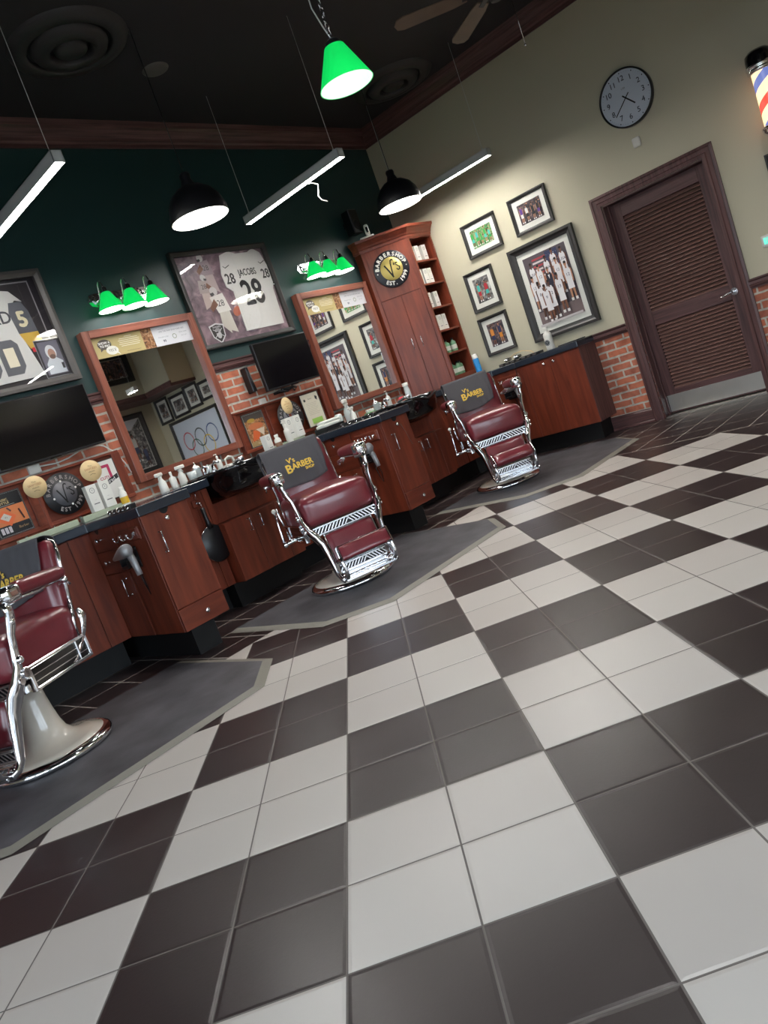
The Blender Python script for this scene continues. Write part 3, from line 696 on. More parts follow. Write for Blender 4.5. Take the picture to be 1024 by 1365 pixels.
# hook plaques + dryer holsters + dryers on the towers
def hook_rack(loc, rz, label):
    t = thing('hook_rack', label, 'hook rack', loc, rz, 'wooden hook racks on the station cabinets')
    mb = MB(); mb.cbox(-.14, .14, -.016, 0, -.045, .045, 'cherry_h', .008); mb.cbox(-.125, .125, -.02, -.014, -.034, .034, 'cherry_h', .004); mb.build('plaque', t)
    for x in (-.09, 0, .09):
        mb = MB(); mb.tube([(x, -.018, .01), (x, -.03, .008), (x, -.034, -.012), (x, -.05, -.024), (x, -.066, -.014), (x, -.07, .004)], .0055, 'chrome', 8); mb.sph((x, -.07, .008), .0085, 'chrome', 10); mb.cyl((x, -.018, .005), .012, -.004, 'chrome', 12, 'y'); mb.build('hook', t)
    return t
hook_rack((1.511, 3.095, .880), RR*-1*-1, 'wooden rack of three chrome hooks on the nearest station cabinet')
hook_rack((3.806, 3.095, .880), RR, 'wooden rack of three chrome hooks above the hair dryer of the middle station')
hook_rack((6.300, 3.22, .875), RR, 'wooden rack of three chrome hooks by the beige wall, behind the far chair')
def dryer(loc, rz, label):
    t = thing('hair_dryer', label, 'hair dryer', loc, rz, 'grey hair dryers in holsters')
    mb = MB(); A = Matrix.Translation((-.13, -.1, .03)) @ Matrix.Rotation(radians(8), 4, 'Y')
    mb.lathe([(.012, 0), (.016, .02), (.026, .07), (.036, .12), (.042, .17), (.04, .2), (.03, .215), (.001, .218)], 'dryer_grey', 24, A @ Matrix.Rotation(pi/2-.35, 4, 'Y')); b_ = mb.build('barrel', t)
    mb = MB(); mb.tube([(.04, -.085, .06), (.062, -.085, .0), (.072, -.085, -.06), (.078, -.085, -.1)], [.024, .022, .02, .018], 'dryer_grey', 12); mb.build('grip', t)
    mb = MB(); mb.tube([(.078, -.085, -.1), (.08, -.08, -.16), (.04, -.05, -.24), (0, -.03, -.2), (-.03, -.02, -.08)], .0035, 'black_satin', 6); mb.build('power_cord', t)
def holster(loc, rz, label):
    t = thing('dryer_holster', label, 'holder', loc, rz, 'black dryer holsters')
    mb = MB(); mb.cbox(-.06, .055, -.012, 0, -.07, .07, 'black_satin', .004); mb.build('backplate', t)
    mb = MB(); mb.cbox(-.045, .045, -.09, -.01, -.05, -.03, 'black_satin', .004); mb.cbox(-.045, -.035, -.09, -.01, -.03, .03, 'black_satin', .002); mb.cbox(.035, .045, -.09, -.01, -.03, .0, 'black_satin', .002); mb.build('cradle', t)
for x, y, lab in ((1.511, 3.14, 'nearest station cabinet'), (3.806, 3.14, 'middle station cabinet'), (6.300, 3.24, 'cabinet beside the beige wall')):
    holster((x, y, .735), RR, 'black dryer holster screwed to the side of the %s' % lab)
    dryer((x, y-.06, .735), RR, 'grey and silver hair dryer held at the side of the %s' % lab)
# hanging hand mirror
t = thing('hand_mirror', 'black oval hand mirror hanging by its handle below the worktop', 'mirror', (2.375, 3.58, .62))
mb = MB(); A = Matrix.Translation((.0, 0, -.07)) @ Matrix.Rotation(pi/2, 4, 'X') @ Matrix.Diagonal((1, 1.1, 1, 1))
mb.lathe([(.001, .0), (.125, 0), (.13, .006), (.124, .014), (.001, .016)], 'black_satin', 40, A); mb.build('mirror_back', t)
mb = MB(); mb.lathe([(.128, .002), (.1325, .007), (.128, .012)], 'chrome_soft', 40, A); mb.build('rim', t)
mb = MB(); mb.tube([(0, -.008, .05), (-.004, -.008, .1), (-.006, -.008, .17), (-.006, -.008, .215)], [.026, .018, .016, .018], 'black_satin', 10, None, 1); mb.build('grip', t)
mb = MB(); mb.tube([(-.006, -.008, .2), (-.01, -.02, .24), (-.006, -.012, .262)], .003, 'chrome', 6); mb.build('hanging_loop', t)
t = thing('mirror_hook', 'chrome double hook on a small wood block holding the hand mirror', 'hook', (2.36, 3.62, .88))
mb = MB(); mb.cbox(-.035, .035, -.016, 0, -.03, .03, 'cherry_h', .005); mb.build('block', t)
mb = MB(); mb.tube([(0, -.016, .02), (0, -.03, .03), (0, -.042, .06), (0, -.04, .075)], .004, 'chrome', 7); mb.tube([(0, -.016, 0), (0, -.034, -.004), (0, -.045, -.016), (0, -.05, .006)], .005, 'chrome', 7); mb.sph((0, -.016, 0), .012, 'chrome', 10); mb.build('hook', t)
# shampoo bowls
def bowl(x, label, gl=True):
    t = thing('shampoo_bowl', label, 'sink', (x, 3.66, CZ1), 0, 'black shampoo bowls')
    mb = MB(); n = 28; vs = []; fs = []
    # superellipse rings: outer shell from rim to bottom then inner basin
    rings = [(.285, .35, .024, 0), (.295, .36, .004, 0), (.278, .345, -.004, 0), (.272, .335, -.08, .005), (.262, .315, -.15, .01), (.2, .24, -.188, .02), (.001, .001, -.192, .02)]
    inner = [(.265, .325, .02, 0), (.26, .31, -.02, 0), (.22, .26, -.11, .02), (.14, .16, -.15, .03), (.001, .001, -.155, .03)]
    def ringset(R, rev, m, out):
        o = MB(); V = []; F = []
        for a, b_, z, dy in R:
            for i in range(n):
                th = 2*pi*i/n; c, s_ = cos(th), sin(th); e = .62
                xx = a*(abs(c)**e)*(1 if c >= 0 else -1); yy = b_*(abs(s_)**e)*(1 if s_ >= 0 else -1)
                zz = z
                if z > -.05 and yy < -.2*1: zz = z-.05*max(0, 1-(abs(xx)/.13)**2) if abs(xx) < .13 else z   # neck dip at the front
                V.append((xx, yy+dy, zz))
        for j in range(len(R)-1):
            for i in range(n):
                k = (i+1) % n; f = (j*n+i, j*n+k, (j+1)*n+k, (j+1)*n+i); F.append(f[::-1] if rev else f)
        out.add(V, F, m, True)
    ringset(rings, True, 'black_gloss', mb); ringset([rings[0]]+inner, False, 'black_gloss', mb); mb.build('basin', t)
    mb = MB(); mb.tube([(.02, .25, .02), (.02, .25, .075), (.02, .2, .1), (.02, .15, .085)], .011, 'chrome', 12); mb.cyl((.02, .25, .0), .025, .03, 'chrome', 16); mb.build('faucet', t)
    mb = MB(); mb.tube([(.17, .17, .03), (.15, .05, .05), (.11, -.03, .045)], [.012, .016, .024], 'chrome_soft', 12); mb.build('spray_head', t)
    return t
bowl(2.80, 'glossy black shampoo bowl left of the middle barber chair')
bowl(4.995, 'glossy black shampoo bowl left of the far barber chair')
# ================================================================== MIRRORS
def mirror(x0, x1, z0, z1, label):
    t = thing('wall_mirror', label, 'mirror', ((x0+x1)/2, YW, (z0+z1)/2), 0, 'wood framed station mirrors'); w = x1-x0; h = z1-z0; D = .085; fw = .062
    mb = MB()
    mb.cbox(-w/2, -w/2+fw, -D, 0, -h/2, h/2, 'mirrorwood_v', .003); mb.cbox(w/2-fw, w/2, -D, 0, -h/2, h/2, 'mirrorwood_v', .003)
    mb.cbox(-w/2+fw, w/2-fw, -D, 0, h/2-fw, h/2, 'mirrorwood_h', .003); mb.cbox(-w/2+fw, w/2-fw, -D, 0, -h/2, -h/2+fw, 'mirrorwood_h', .003)
    mb.build('frame', t)
    mb = MB(); mb.box(-w/2+fw, w/2-fw, -.046, -.04, -h/2+fw, h/2-fw, 'mirror_silver'); mb.build('glass', t)
    return t
MX = [(2.356, 3.436), (4.71, 5.788)]
mirror(2.356, 3.436, 1.165, 2.418, 'wood framed mirror on the left, reflecting the poster with coloured rings')
mirror(4.71, 5.788, 1.197, 2.41, 'wood framed mirror on the right, reflecting the basketball team picture')
def banner(x0, x1, zt, label):
    t = thing('mirror_banner', label, 'poster', (x0+.062, YW-.0475, zt-.062-.165), 0, 'advertising strips across the tops of the mirrors'); w = x1-x0-.124; h = .165
    a = Art(0); a.rect(0, 0, w, h, ink(196, 178, 122)); a.rect(w*.49, 0, w*.6, h, 'arena_warm'); a.rect(w*.6, 0, w, h, ink(222, 222, 226))
    a.ell(.115, .105, .062, .042, ink(92, 84, 76)); a.poly([(.07, .08), (.1, .07), (.065, .05)], ink(92, 84, 76)); a.text('SHOW A', .115, .117, .026, ink(250, 250, 245), bold=.001); a.text('TO PAY', .115, .091, .026, ink(250, 250, 245), bold=.001)
    a.ell(.165, .05, .055, .036, ink(238, 236, 228)); a.poly([(.19, .03), (.215, .028), (.225, .005)], ink(238, 236, 228)); a.text('YES', .155, .05, .03, ink(110, 104, 96)); a.stroke([(.185, .065), (.192, .04), (.2, .066)], .003, ink(110, 104, 96))
    for i in range(6):
        lw = (.05, .13, .15, .14, .15, .13)[i]; z = .145-.015*i-.004; c = .34
        a.stroke([(c-lw/2*1.3, z), (c+lw/2*1.3, z)], .005, ink(236, 228, 200))
    a.stroke([(.29, .02), (.42, .02)], .003, ink(130, 112, 76))
    u = w*.6
    a.text('LIKE THE WAY EVERYONE SEES', u+.19, .118, .0185, ink(120, 124, 136)); a.stroke([(u+.06, .14), (u+.12, .14)], .003, ink(150, 152, 160))
    a.text('THE NEW LOOK', u+.09, .07, .014, ink(140, 142, 150)); a.text('99', u+.09, .035, .03, ink(90, 94, 110), bold=.001)
    a.ring(u+.2, .062, .016, .021, ink(130, 140, 110)); a.text('BOOK NOW', u+.295, .085, .014, ink(140, 142, 150)); a.text('NEXT VISIT', u+.295, .055, .012, ink(150, 150, 158))
    a.mb.build('printed_strip', t)
    return t
banner(2.356, 3.436, 2.418, 'gold and white advertising strip across the top of the left mirror')
banner(4.71, 5.788, 2.41, 'gold and white advertising strip across the top of the right mirror')
# ================================================================== TALL CORNER UNIT
u = thing('tall_corner_cabinet', 'tall angled cherry wood corner cabinet with side shelves and a round sign', 'cabinet', (0, 0, 0))
Z0u, Z1u = CZ1+.002, 2.74
P3 = (5.835, 4.225); P4 = (6.22, 3.84)
# side walls: shelf bay between x 6.22..6.645, y 3.84..4.30
mb = MB(); mb.prism([P3, P4, (6.235, 3.84), (6.235, YW-.005), (5.835, YW-.005)], Z0u, 2.70, 'cherry_v'); mb.build('angled_body', u)
mb = MB(); mb.box(6.235, 6.25, 3.84, YW-.005, Z0u, 2.70, 'cherry_v'); mb.box(6.632, 6.652, 3.84, YW-.005, Z0u, 2.70, 'cherry_v'); mb.box(6.25, 6.632, YW-.02, YW-.005, Z0u, 2.70, 'cherry_v')
mb.box(6.25, 6.632, 3.84, YW-.02, 2.684, 2.70, 'cherry_h'); mb.box(6.25, 6.632, 3.84, YW-.02, Z0u, 1.108, 'cherry_h'); mb.build('shelf_bay', u)
SH = [2.437, 2.174, 1.904, 1.640, 1.375]
for z in SH:
    mb = MB(); mb.cbox(6.25, 6.632, 3.845, YW-.02, z-.022, z, 'cherry_h', .002); mb.build('shelf', u)
# crown
cpr = [(0, 2.70), (.008, 2.70), (.012, 2.725), (.022, 2.735), (.028, 2.752), (.055, 2.79), (.07, 2.80), (.074, 2.825), (0, 2.825)]
o = molding('crown', [(5.82, 4.30), (5.835, 4.225), P4, (XW-.01, 3.84)], cpr, 'cherry_h'); o.parent = u
mb = MB(); mb.prism([(5.80, 4.30), P3, P4, (XW-.01, 3.84), (XW-.01, YW-.005)], 2.70, 2.823, 'cherry_h'); mb.build('top_board', u)
# doors on the angled face, built in a 45 degree frame
D45 = thing('x', '', '', (0, 0, 0)); bpy.data.objects.remove(D45)
def on45(mb, name, parent): o = mb.build(name, parent); o.location = (P3[0], P3[1], 0); o.rotation_euler.z = R45; return o
Lf = sqrt(2)*.385
mb = MB(); mb.cbox(.0, .04, -.012, 0, Z0u, 2.69, 'cherry_v', .002); mb.cbox(Lf-.04, Lf, -.012, 0, Z0u, 2.69, 'cherry_v', .002); mb.cbox(.04, Lf-.04, -.012, 0, 2.14, 2.69, 'cherry_v', .002); on45(mb, 'face_frame', u)
for i, (a, b_) in enumerate(((.043, Lf/2-.0015), (Lf/2+.0015, Lf-.043))):
    mb = MB(); mb.cbox(a, b_, -.014, 0, Z0u, 2.135, 'cherry_v', .002); d = on45(mb, 'door', u)
    bar_handle('handle', d, (Lf/2+(-.052 if i == 0 else .055), -.014, 1.595), .1)
sg = thing('round_shop_sign', 'round black and gold shop sign on the tall cherry corner cabinet', 'sign', (6.026-.012, 4.034-.012, 2.437), R45)
R_ = .198
mb = MB(); A = Matrix.Rotation(pi/2, 4, 'X'); mb.lathe([(R_, 0), (R_, .018), (R_-.004, .021), (.001, .021)], plain('sign_navy', S(30, 30, 38), .35), 56, A); mb.build('disc', sg)
a = Art(-.0212); a.arctext('BARBERSHOP', 0, 0, .157, radians(168), radians(14), .058, 'white_plastic', True, bold=.003); a.mb.build('upper_lettering', sg); a = Art(-.0212); a.arctext('EST. 1999', 0, 0, .157, radians(-125), radians(-28), .058, 'white_plastic', False, bold=.0022)
a.ell(-.166, -.012, .007, .007, 'white_plastic', 12); a.ell(.166, -.01, .007, .007, 'white_plastic', 12); a.mb.build('lower_lettering', sg)
def vs_logo(a, s, m, w):
    a.stroke([(-.062*s, .045*s), (-.045*s, .01*s), (-.02*s, -.05*s), (-.008*s, -.082*s)], w*1.3, m)
    a.stroke([(-.008*s, -.082*s), (-.004*s, -.02*s), (.002*s, .05*s), (.01*s, .078*s), (.024*s, .086*s), (.034*s, .078*s)], w, m)
    a.stroke([(.036*s, .045*s), (.033*s, .03*s)], w, m)
    a.stroke([(.072*s, .04*s), (.056*s, .044*s), (.048*s, .03*s), (.066*s, .012*s), (.082*s, -.004*s), (.078*s, -.026*s), (.06*s, -.03*s), (.05*s, -.016*s)], w*.85, m)
mb = MB(); mb.lathe([(.124, 0), (.124, .006), (.122, .008), (.001, .008)], 'gold_disc', 48, Matrix.Translation((0, -.0212, 0)) @ A); gd = mb.build('gold_center', sg)
a = Art(-.0295); vs_logo(a, 1.08, 'black_matte', .013); a.mb.build('script_logo', sg)
# boxes and bottles on the shelves
def carton(loc, rz, label, w=.062, d=.05, h=.165, group='white product cartons', art=True):
    t = thing('product_carton', label, 'box', loc, rz, group)
    mb = MB(); mb.cbox(-w/2, w/2, -d/2, d/2, 0, h, 'white_plastic', .0015); mb.build('carton', t)
    if art:
        a = Art(-d/2); a.ring(0, h*.78, w*.2, w*.24, ink(90, 92, 90)); a.text('V', 0, h*.78, w*.26, ink(80, 80, 80)); a.stroke([(-w*.25, h*.28), (w*.25, h*.28)], h*.03, ink(80, 82, 84)); a.stroke([(-w*.1, h*.42), (w*.1, h*.42)], h*.008, ink(160, 160, 158)); a.mb.build('print', t)
    return t
names = ['topmost shelf', 'second shelf', 'third shelf', 'fourth shelf']
rows = [(2.437, [6.30, 6.40, 6.535]), (2.174, [6.315, 6.42, 6.50]), (1.904, [6.34, 6.47]), (1.640, [6.32, 6.395, 6.48])]
pos = {3: ['left', 'middle', 'right'], 2: ['left', 'right']}
first = None
for ri, (z, xs) in enumerate(rows):
    for i, x in enumerate(xs):
        lab = '%s white carton on the %s of the tall corner cabinet' % (pos[len(xs)][i], names[ri])
        if first is None: first = carton((x, 3.93, z), 0, lab, .07, .06, .178)
        else: dup(first, (x, 3.93, z), random.uniform(-.08, .08), lab)
def bottle(name, label, loc, r, h, m, capm, neck=.35, cap_h=.03, group=None, cat='bottle', lab=None, rz=0):
    t = thing(name, label, cat, loc, rz, group)
    mb = MB(); mb.lathe([(.001, 0), (r*.95, 0), (r, .006), (r, h*.62), (r*.9, h*.72), (r*neck, h*.82), (r*neck, h*.9)], m, 20); mb.build('body', t)
    mb = MB(); mb.lathe([(r*neck*1.25, h*.88), (r*neck*1.25, h*.88+cap_h), (.001, h*.88+cap_h)], capm, 14); mb.build('cap', t)
    if lab:
        mb = MB(); mb.lathe([(r*1.01, h*.18), (r*1.01, h*.5)], lab, 20); mb.build('label_band', t)
    return t
fb = None
for ri, z in enumerate((1.375, 1.109)):
    for i in range(3 if ri == 0 else 4):
        x = (6.33, 6.42, 6.52)[i] if ri == 0 else (6.33, 6.40, 6.47, 6.54)[i]
        lab = '%s green glass bottle on the %s shelf of the corner cabinet' % (('first', 'second', 'third', 'fourth')[i]+' from left', 'fifth' if ri == 0 else 'lowest')
        if fb is None: fb = bottle('tonic_bottle', lab, (x, 3.93, z), .038, .155, 'greenglass', 'black_satin', .35, .02, 'green tonic bottles', lab=ink(214, 220, 206))
        else:
            q = dup(fb, (x, 3.93+.02*(i % 2), z), 0, lab)
# small camera on the cabinet and the dark wall box behind
t = thing('security_camera', 'small white camera standing on top of the tall corner cabinet', 'camera', (5.93, 4.13, 2.825), R45)
mb = MB(); mb.cbox(-.085, .075, -.06, .04, 0, .022, 'white_plastic', .006); mb.build('base', t)
mb = MB(); mb.rbox((.02, -.01, .085), (.05, .05, .125), .016, 'white_plastic', 6); mb.build('body', t)
mb = MB(); mb.rbox((.02, -.034, .088), (.026, .012, .06), .005, 'black_gloss', 4); mb.build('lens', t)
t = thing('wall_speaker', 'dark box speaker high on the green wall left of the tall cabinet', 'speaker', (5.86, YW, 3.04))
mb = MB(); mb.cbox(-.07, .07, -.17, -.05, -.13, .13, 'black_satin', .01); mb.build('cabinet', t); mb = MB(); mb.box(-.02, .02, -.05, 0, -.03, .03, 'black_satin'); mb.build('bracket', t)
mb = MB(); mb.lathe([(.001, .004), (.045, .006), (.05, 0)], 'black_matte', 24, Matrix.Translation((0, -.17, -.04)) @ Matrix.Rotation(pi/2, 4, 'X')); mb.build('cone', t)
m, nt, b = newmat('picture_glass'); N = nt.nodes; tr = N.new('ShaderNodeBsdfTransparent'); gl = N.new('ShaderNodeBsdfGlossy'); gl.inputs['Roughness'].default_value = .01; mxs = N.new('ShaderNodeMixShader'); mxs.inputs[0].default_value = .045
nt.links.new(tr.outputs[0], mxs.inputs[1]); nt.links.new(gl.outputs[0], mxs.inputs[2]); nt.links.new(mxs.outputs[0], N['Material Output'].inputs[0]); MATS['picture_glass'] = m
# ================================================================== FRAMED PICTURES ON THE BEIGE WALL
def picture(name, label, loc, rz, w, h, fw, mat_w, draw, group=None, fm='frame_black', D=.03, cat='picture', matc='mat_board', glass=True):
    t = thing(name, label, cat, loc, rz, group)
    mb = frame_mesh(w, h, fw, D, fm); mb.box(-w/2+.002, w/2-.002, -.004, 0, -h/2+.002, h/2-.002, 'black_matte'); mb.build('frame', t)
    iw, ih = w-2*fw, h-2*fw
    a = Art(-.008); a.rect(-iw/2, -ih/2, iw/2, ih/2, matc); a.mb.build('mat_board', t)
    pw, ph = iw-2*mat_w, ih-2*mat_w
    a = Art(-.0095); draw(a, -pw/2, -ph/2, pw, ph); a.mb.build('print', t)
    return t
def G(y0, y1, z0, z1): return (XW, (y0+y1)/2, (z0+z1)/2), y1-y0, z1-z0
skinA, skinB, skinC = ink(120, 78, 58), ink(178, 128, 100), ink(84, 54, 42)
def crowd(bg, cols, n, seed):
    def d(a, x, z, w, h):
        rnd = random.Random(seed); a.rect(x, z, x+w, z+h, bg)
        for k in range(14):
            a.ell(x+w*rnd.uniform(.05, .95), z+h*rnd.uniform(.5, .97), w*.035, h*.035, rnd.choice([skinA, skinB, skinC, ink(90, 92, 100)]), 10)
        for i in range(n):
            a.person(x+w*(i+.5)/n+rnd.uniform(-.02, .02)*w, z+h*rnd.uniform(.0, .06), h*rnd.uniform(.72, .95), cols[i % len(cols)], cols[(i+1) % len(cols)], rnd.choice([skinA, skinB]))
    return d
def team(a, x, z, w, h):
    a.rect(x, z, x+w, z+h, ink(86, 78, 84))
    for i in range(7): a.rect(x+w*.2, z+h*(.62+.05*i), x+w*.58, z+h*(.645+.05*i), ink(176, 60, 70) if i % 2 == 0 else ink(214, 200, 200), adv=(i == 0))
    a.rect(x+w*.52, z+h*.74, x+w*.8, z+h*.98, ink(48, 56, 92))
    for i in range(5):
        for j in range(4): a.ell(x+w*(.55+.055*i), z+h*(.78+.05*j), w*.008, w*.008, ink(220, 220, 225), 6, adv=False)
    a.rect(x, z, x+w, z+h*.2, ink(120, 104, 104)); W = ink(226, 224, 226); B = ink(60, 60, 84)
    for u, v, s in ((.14, .42, .5), (.5, .44, .5), (.68, .5, .5), (.88, .47, .5)): a.person(x+w*u, z+h*v, h*s, W, W, (skinA, skinC)[int(u*10) % 2], 'USA', B, False)
    for u, v, s in ((.3, .34, .52), (.1, .22, .52), (.72, .34, .52), (.9, .2, .56)): a.person(x+w*u, z+h*v, h*s, W, W, (skinA, skinB)[int(u*10) % 2], '12', B)
    a.person(x+w*.5, z+h*.26, h*.52, ink(34, 34, 52), ink(34, 34, 52), skinB, None, None, False, ink(90, 80, 70)); a.poly([(x+w*.48, z+h*.66), (x+w*.52, z+h*.66), (x+w*.5, z+h*.6)], ink(230, 230, 230))
    for u, v, s, n_ in ((.2, .08, .56, '8'), (.44, .05, .56, '12'), (.66, .08, .58, '13'), (.33, .02, .55, '9')): a.person(x+w*u, z+h*v, h*s, W, W, (skinA, skinB, skinC)[int(u*100) % 3], n_, B)
    a.rect(x, z, x+w, z+h*.03, ink(196, 190, 190))
PU = ink(96, 60, 140); GR = ink(60, 160, 80); WH = ink(222, 222, 220); RD = ink(180, 44, 56); TE = ink(70, 180, 170); OR = ink(216, 140, 60); NV = ink(40, 48, 84); DK = ink(30, 30, 34)
gp_ = 'framed sports pictures on the beige wall'
l, w, h = G(2.99, 3.437, 2.24, 2.605); picture('framed_picture', 'small framed print of players in bright green shirts on the beige wall', l, RR, w, h, .035, .052, crowd('arena_green', [GR, TE, GR], 5, 1), gp_)
l, w, h = G(2.358, 2.805, 2.236, 2.612); picture('framed_picture', 'small framed print of a purple jersey player beside a man in a dark suit', l, RR, w, h, .035, .052, crowd('arena_dark', [PU, WH, DK, DK], 4, 2), gp_)
l, w, h = G(3.217, 3.596, 1.68, 2.12); picture('framed_picture', 'upright framed print of players in teal and red jerseys reaching up', l, RR, w, h, .035, .052, crowd('arena_grey', [TE, RD], 2, 3), gp_)
l, w, h = G(3.217, 3.603, 1.178, 1.607); picture('framed_picture', 'upright framed print of an orange jersey player, lowest on the beige wall', l, RR, w, h, .035, .052, crowd('arena_dark', [OR, NV, OR], 2, 4), gp_)
l, w, h = G(2.2, 2.976, 1.143, 2.142); picture('framed_team_photo', 'large framed basketball team photo with white jerseys on the beige wall', l, RR, w, h, .075, .06, team, gp_, 'frame_black', .045)
bw = lambda s: crowd('arena_grey', [ink(200, 200, 198), ink(60, 60, 62), ink(120, 120, 120)], 3, s)
l, w, h = G(-.03, .42, 1.35, 1.95); picture('framed_picture', 'dark framed picture cut off at the right edge below the barber pole', l, RR, w, h, .04, .06, bw(9), gp_)
gq = 'frames reflected in the left mirror'
for i, (y0, y1, z0, z1) in enumerate(((-1.93, -1.53, 2.02, 2.46), (-1.47, -.98, 2.03, 2.41), (-.97, -.57, 2.06, 2.46), (-.55, -.17, 2.1, 2.41))):
    l, w, h = G(y0, y1, z0, z1); picture('framed_picture', '%s of four black framed prints above the coloured rings poster' % ('first', 'second', 'third', 'fourth')[3-i], l, RR, w, h, .045, .05, bw(20+i), gq)
def rings(a, x, z, w, h):
    a.rect(x, z, x+w, z+h, ink(206, 214, 226)); cx = x+w/2; cz = z+h*.60; R = .15
    for k, (dx, dz, c) in enumerate(((-.36, 0, ink(30, 70, 130)), (-.18, -.155, ink(226, 190, 40)), (0, 0, ink(30, 34, 36)), (.18, -.155, ink(40, 90, 60)), (.36, 0, ink(200, 50, 70)))): a.ring(cx+dx, cz+dz, R-.012, R+.008, c, 40)
l, w, h = G(-1.71, -.25, 1.02, 2.0); picture('rings_poster', 'wide black framed poster with five interlocking coloured rings on the beige wall', l, RR, w, h, .05, .004, rings, None, 'frame_black', .04)
def tall_scene(a, x, z, w, h):
    a.rect(x, z, x+w, z+h, 'arena_grey'); a.poly([(x, z+h), (x+w*.4, z+h*.8), (x+w*.9, z+h)], ink(210, 212, 216)); a.person(x+w*.42, z+h*.15, h*.6, ink(210, 208, 200), ink(70, 76, 100), skinA); a.person(x+w*.7, z+h*.05, h*.5, ink(220, 214, 196), ink(60, 64, 90), skinB); a.person(x+w*.18, z+h*.0, h*.45, ink(76, 88, 120), ink(60, 64, 90), skinC)
picture('framed_picture', 'tall dark framed print on the beige nook wall behind the camera', (6.02, YN, 1.85), pi, .78, 1.05, .09, .012, tall_scene, gq, 'frame_black', .04)
picture('framed_picture', 'dark framed print hanging on the bulkhead over the nook', (5.70, -1.34, 3.05), pi, .8, .5, .09, .006, crowd('arena_dark', [DK, ink(70, 70, 76)], 3, 31), gq, 'frame_black', .04)
# ---- clock
ck = thing('wall_clock', 'round white wall clock with black rim above the louvred door', 'clock', (XW, 1.35, 2.92), RR); A = Matrix.Rotation(pi/2, 4, 'X'); cr_ = .247
mb = MB(); mb.lathe([(cr_-.004, 0), (cr_, .01), (cr_, .05), (cr_-.006, .056), (cr_-.013, .052), (cr_-.014, .036)], 'black_satin', 64, A); mb.build('rim', ck)
mb = MB(); mb.lathe([(.001, .037), (cr_-.014, .037)], 'clock_face', 64, A); mb.build('dial', ck)
a = Art(-.0375); dk = ink(36, 42, 58)
for k in range(60):
    th = 2*pi*k/60; r1 = .215
    if k % 5 == 0: a.ell(r1*sin(th), r1*cos(th), .0055, .0055, dk, 10, adv=False)
    else: a.ell(r1*sin(th), r1*cos(th), .0018, .0022, ink(110, 116, 130), 6, adv=False)
for k in range(1, 13):
    th = 2*pi*k/12; a.text(str(k), .166*sin(th), .166*cos(th), .064, dk, adv=False, bold=.0006)
a.text('LTD', 0, .082, .02, dk); a.mb.build('numerals', ck)
def hand(L, back, ang, w, y, name):
    a = Art(y); s_, c_ = sin(ang), cos(ang); a.stroke([(-back*s_, -back*c_), (L*s_, L*c_)], w, 'black_matte'); return a.mb.build(name, ck)
hand(.1, .035, 2*pi*(4+37.5/60)/12, .012, -.040, 'hour_hand'); hand(.168, .045, 2*pi*38/60, .009, -.042, 'minute_hand')
mb = MB(); mb.cyl((0, -.044, 0), .007, .008, 'black_matte', 14, 'y'); mb.build('hub', ck)
# sensor, thermostat
mb = MB(); mb.rbox((0, -.012, 0), (.075, .024, .088), .018, 'white_plastic', 6); o = mb.build('motion_sensor', None, (XW, 1.378, 2.535), RR); tag(o, 'small white square sensor on the beige wall just below the clock', 'sensor')
t = thing('thermostat', 'white thermostat with green screen at the right edge beside the door', 'thermostat', (XW, .545, 1.29), RR)
mb = MB(); mb.rbox((0, -.012, 0), (.13, .024, .1), .008, 'white_plastic', 6); mb.build('housing', t)
a = Art(-.0245); a.rect(-.045, -.028, .05, .028, 'screen_lcd'); a.text('71', -.01, 0, .045, ink(220, 240, 236)); a.mb.build('screen', t)
# barber pole
bp0 = thing('barber_pole', 'lit barber pole with red, white and blue stripes at the right edge', 'barber pole', (XW, .245, 0), RR); PX = -.155
m, nt, b = newmat('pole_stripes'); X = NX(nt); N = nt.nodes; tc = N.new('ShaderNodeTexCoord'); sp = N.new('ShaderNodeSeparateXYZ'); nt.links.new(tc.outputs['Object'], sp.inputs[0])
an = X.m('ARCTAN2', X.m('ADD', sp.outputs[1], -PX), sp.outputs[0]); ph = X.m('FRACT', X.m('ADD', X.m('DIVIDE', an, 2*pi), X.m('ADD', X.m('MULTIPLY', sp.outputs[2], -3.0), 20.32)))
red = X.m('LESS_THAN', ph, .22); blue = X.m('MULTIPLY', X.m('GREATER_THAN', ph, .5), X.m('LESS_THAN', ph, .72))
c = X.mix(blue, X.mix(red, (1, .72, .36, 1), (.85, .06, .04, 1)), (.1, .13, .32, 1)); nt.links.new(c, b.inputs['Base Color']); nt.links.new(c, b.inputs['Emission Color']); b.inputs['Emission Strength'].default_value = .5; b.inputs['Roughness'].default_value = .2; MATS['pole_stripes'] = m
P = lambda pr_, mm, nm: (lambda q: q.build(nm, bp0))(MB().lathe(pr_, mm, 36, Matrix.Translation((0, PX, 0))))
P([(.083, 2.12), (.083, 2.56)], 'pole_stripes', 'striped_cylinder')
P([(.001, 2.71), (.07, 2.705), (.098, 2.68), (.104, 2.64), (.104, 2.60)], 'black_gloss', 'top_cap')
P([(.104, 2.60), (.112, 2.595), (.112, 2.58), (.1, 2.572), (.108, 2.565), (.108, 2.55), (.086, 2.54)], 'chrome', 'top_collar')
P([(.086, 2.135), (.108, 2.125), (.11, 2.11), (.1, 2.1), (.104, 2.09), (.09, 2.07), (.06, 2.03), (.045, 1.99), (.02, 1.975), (.001, 1.972)], 'chrome', 'bottom_cap')
mb = MB(); mb.cbox(-.03, .03, -.09, 0, 2.56, 2.6, 'chrome', .004); mb.cbox(-.03, .03, -.09, 0, 2.09, 2.13, 'chrome', .004); mb.cbox(-.04, .04, -.012, 0, 2.05, 2.64, 'chrome', .004); mb.build('wall_bracket', bp0)
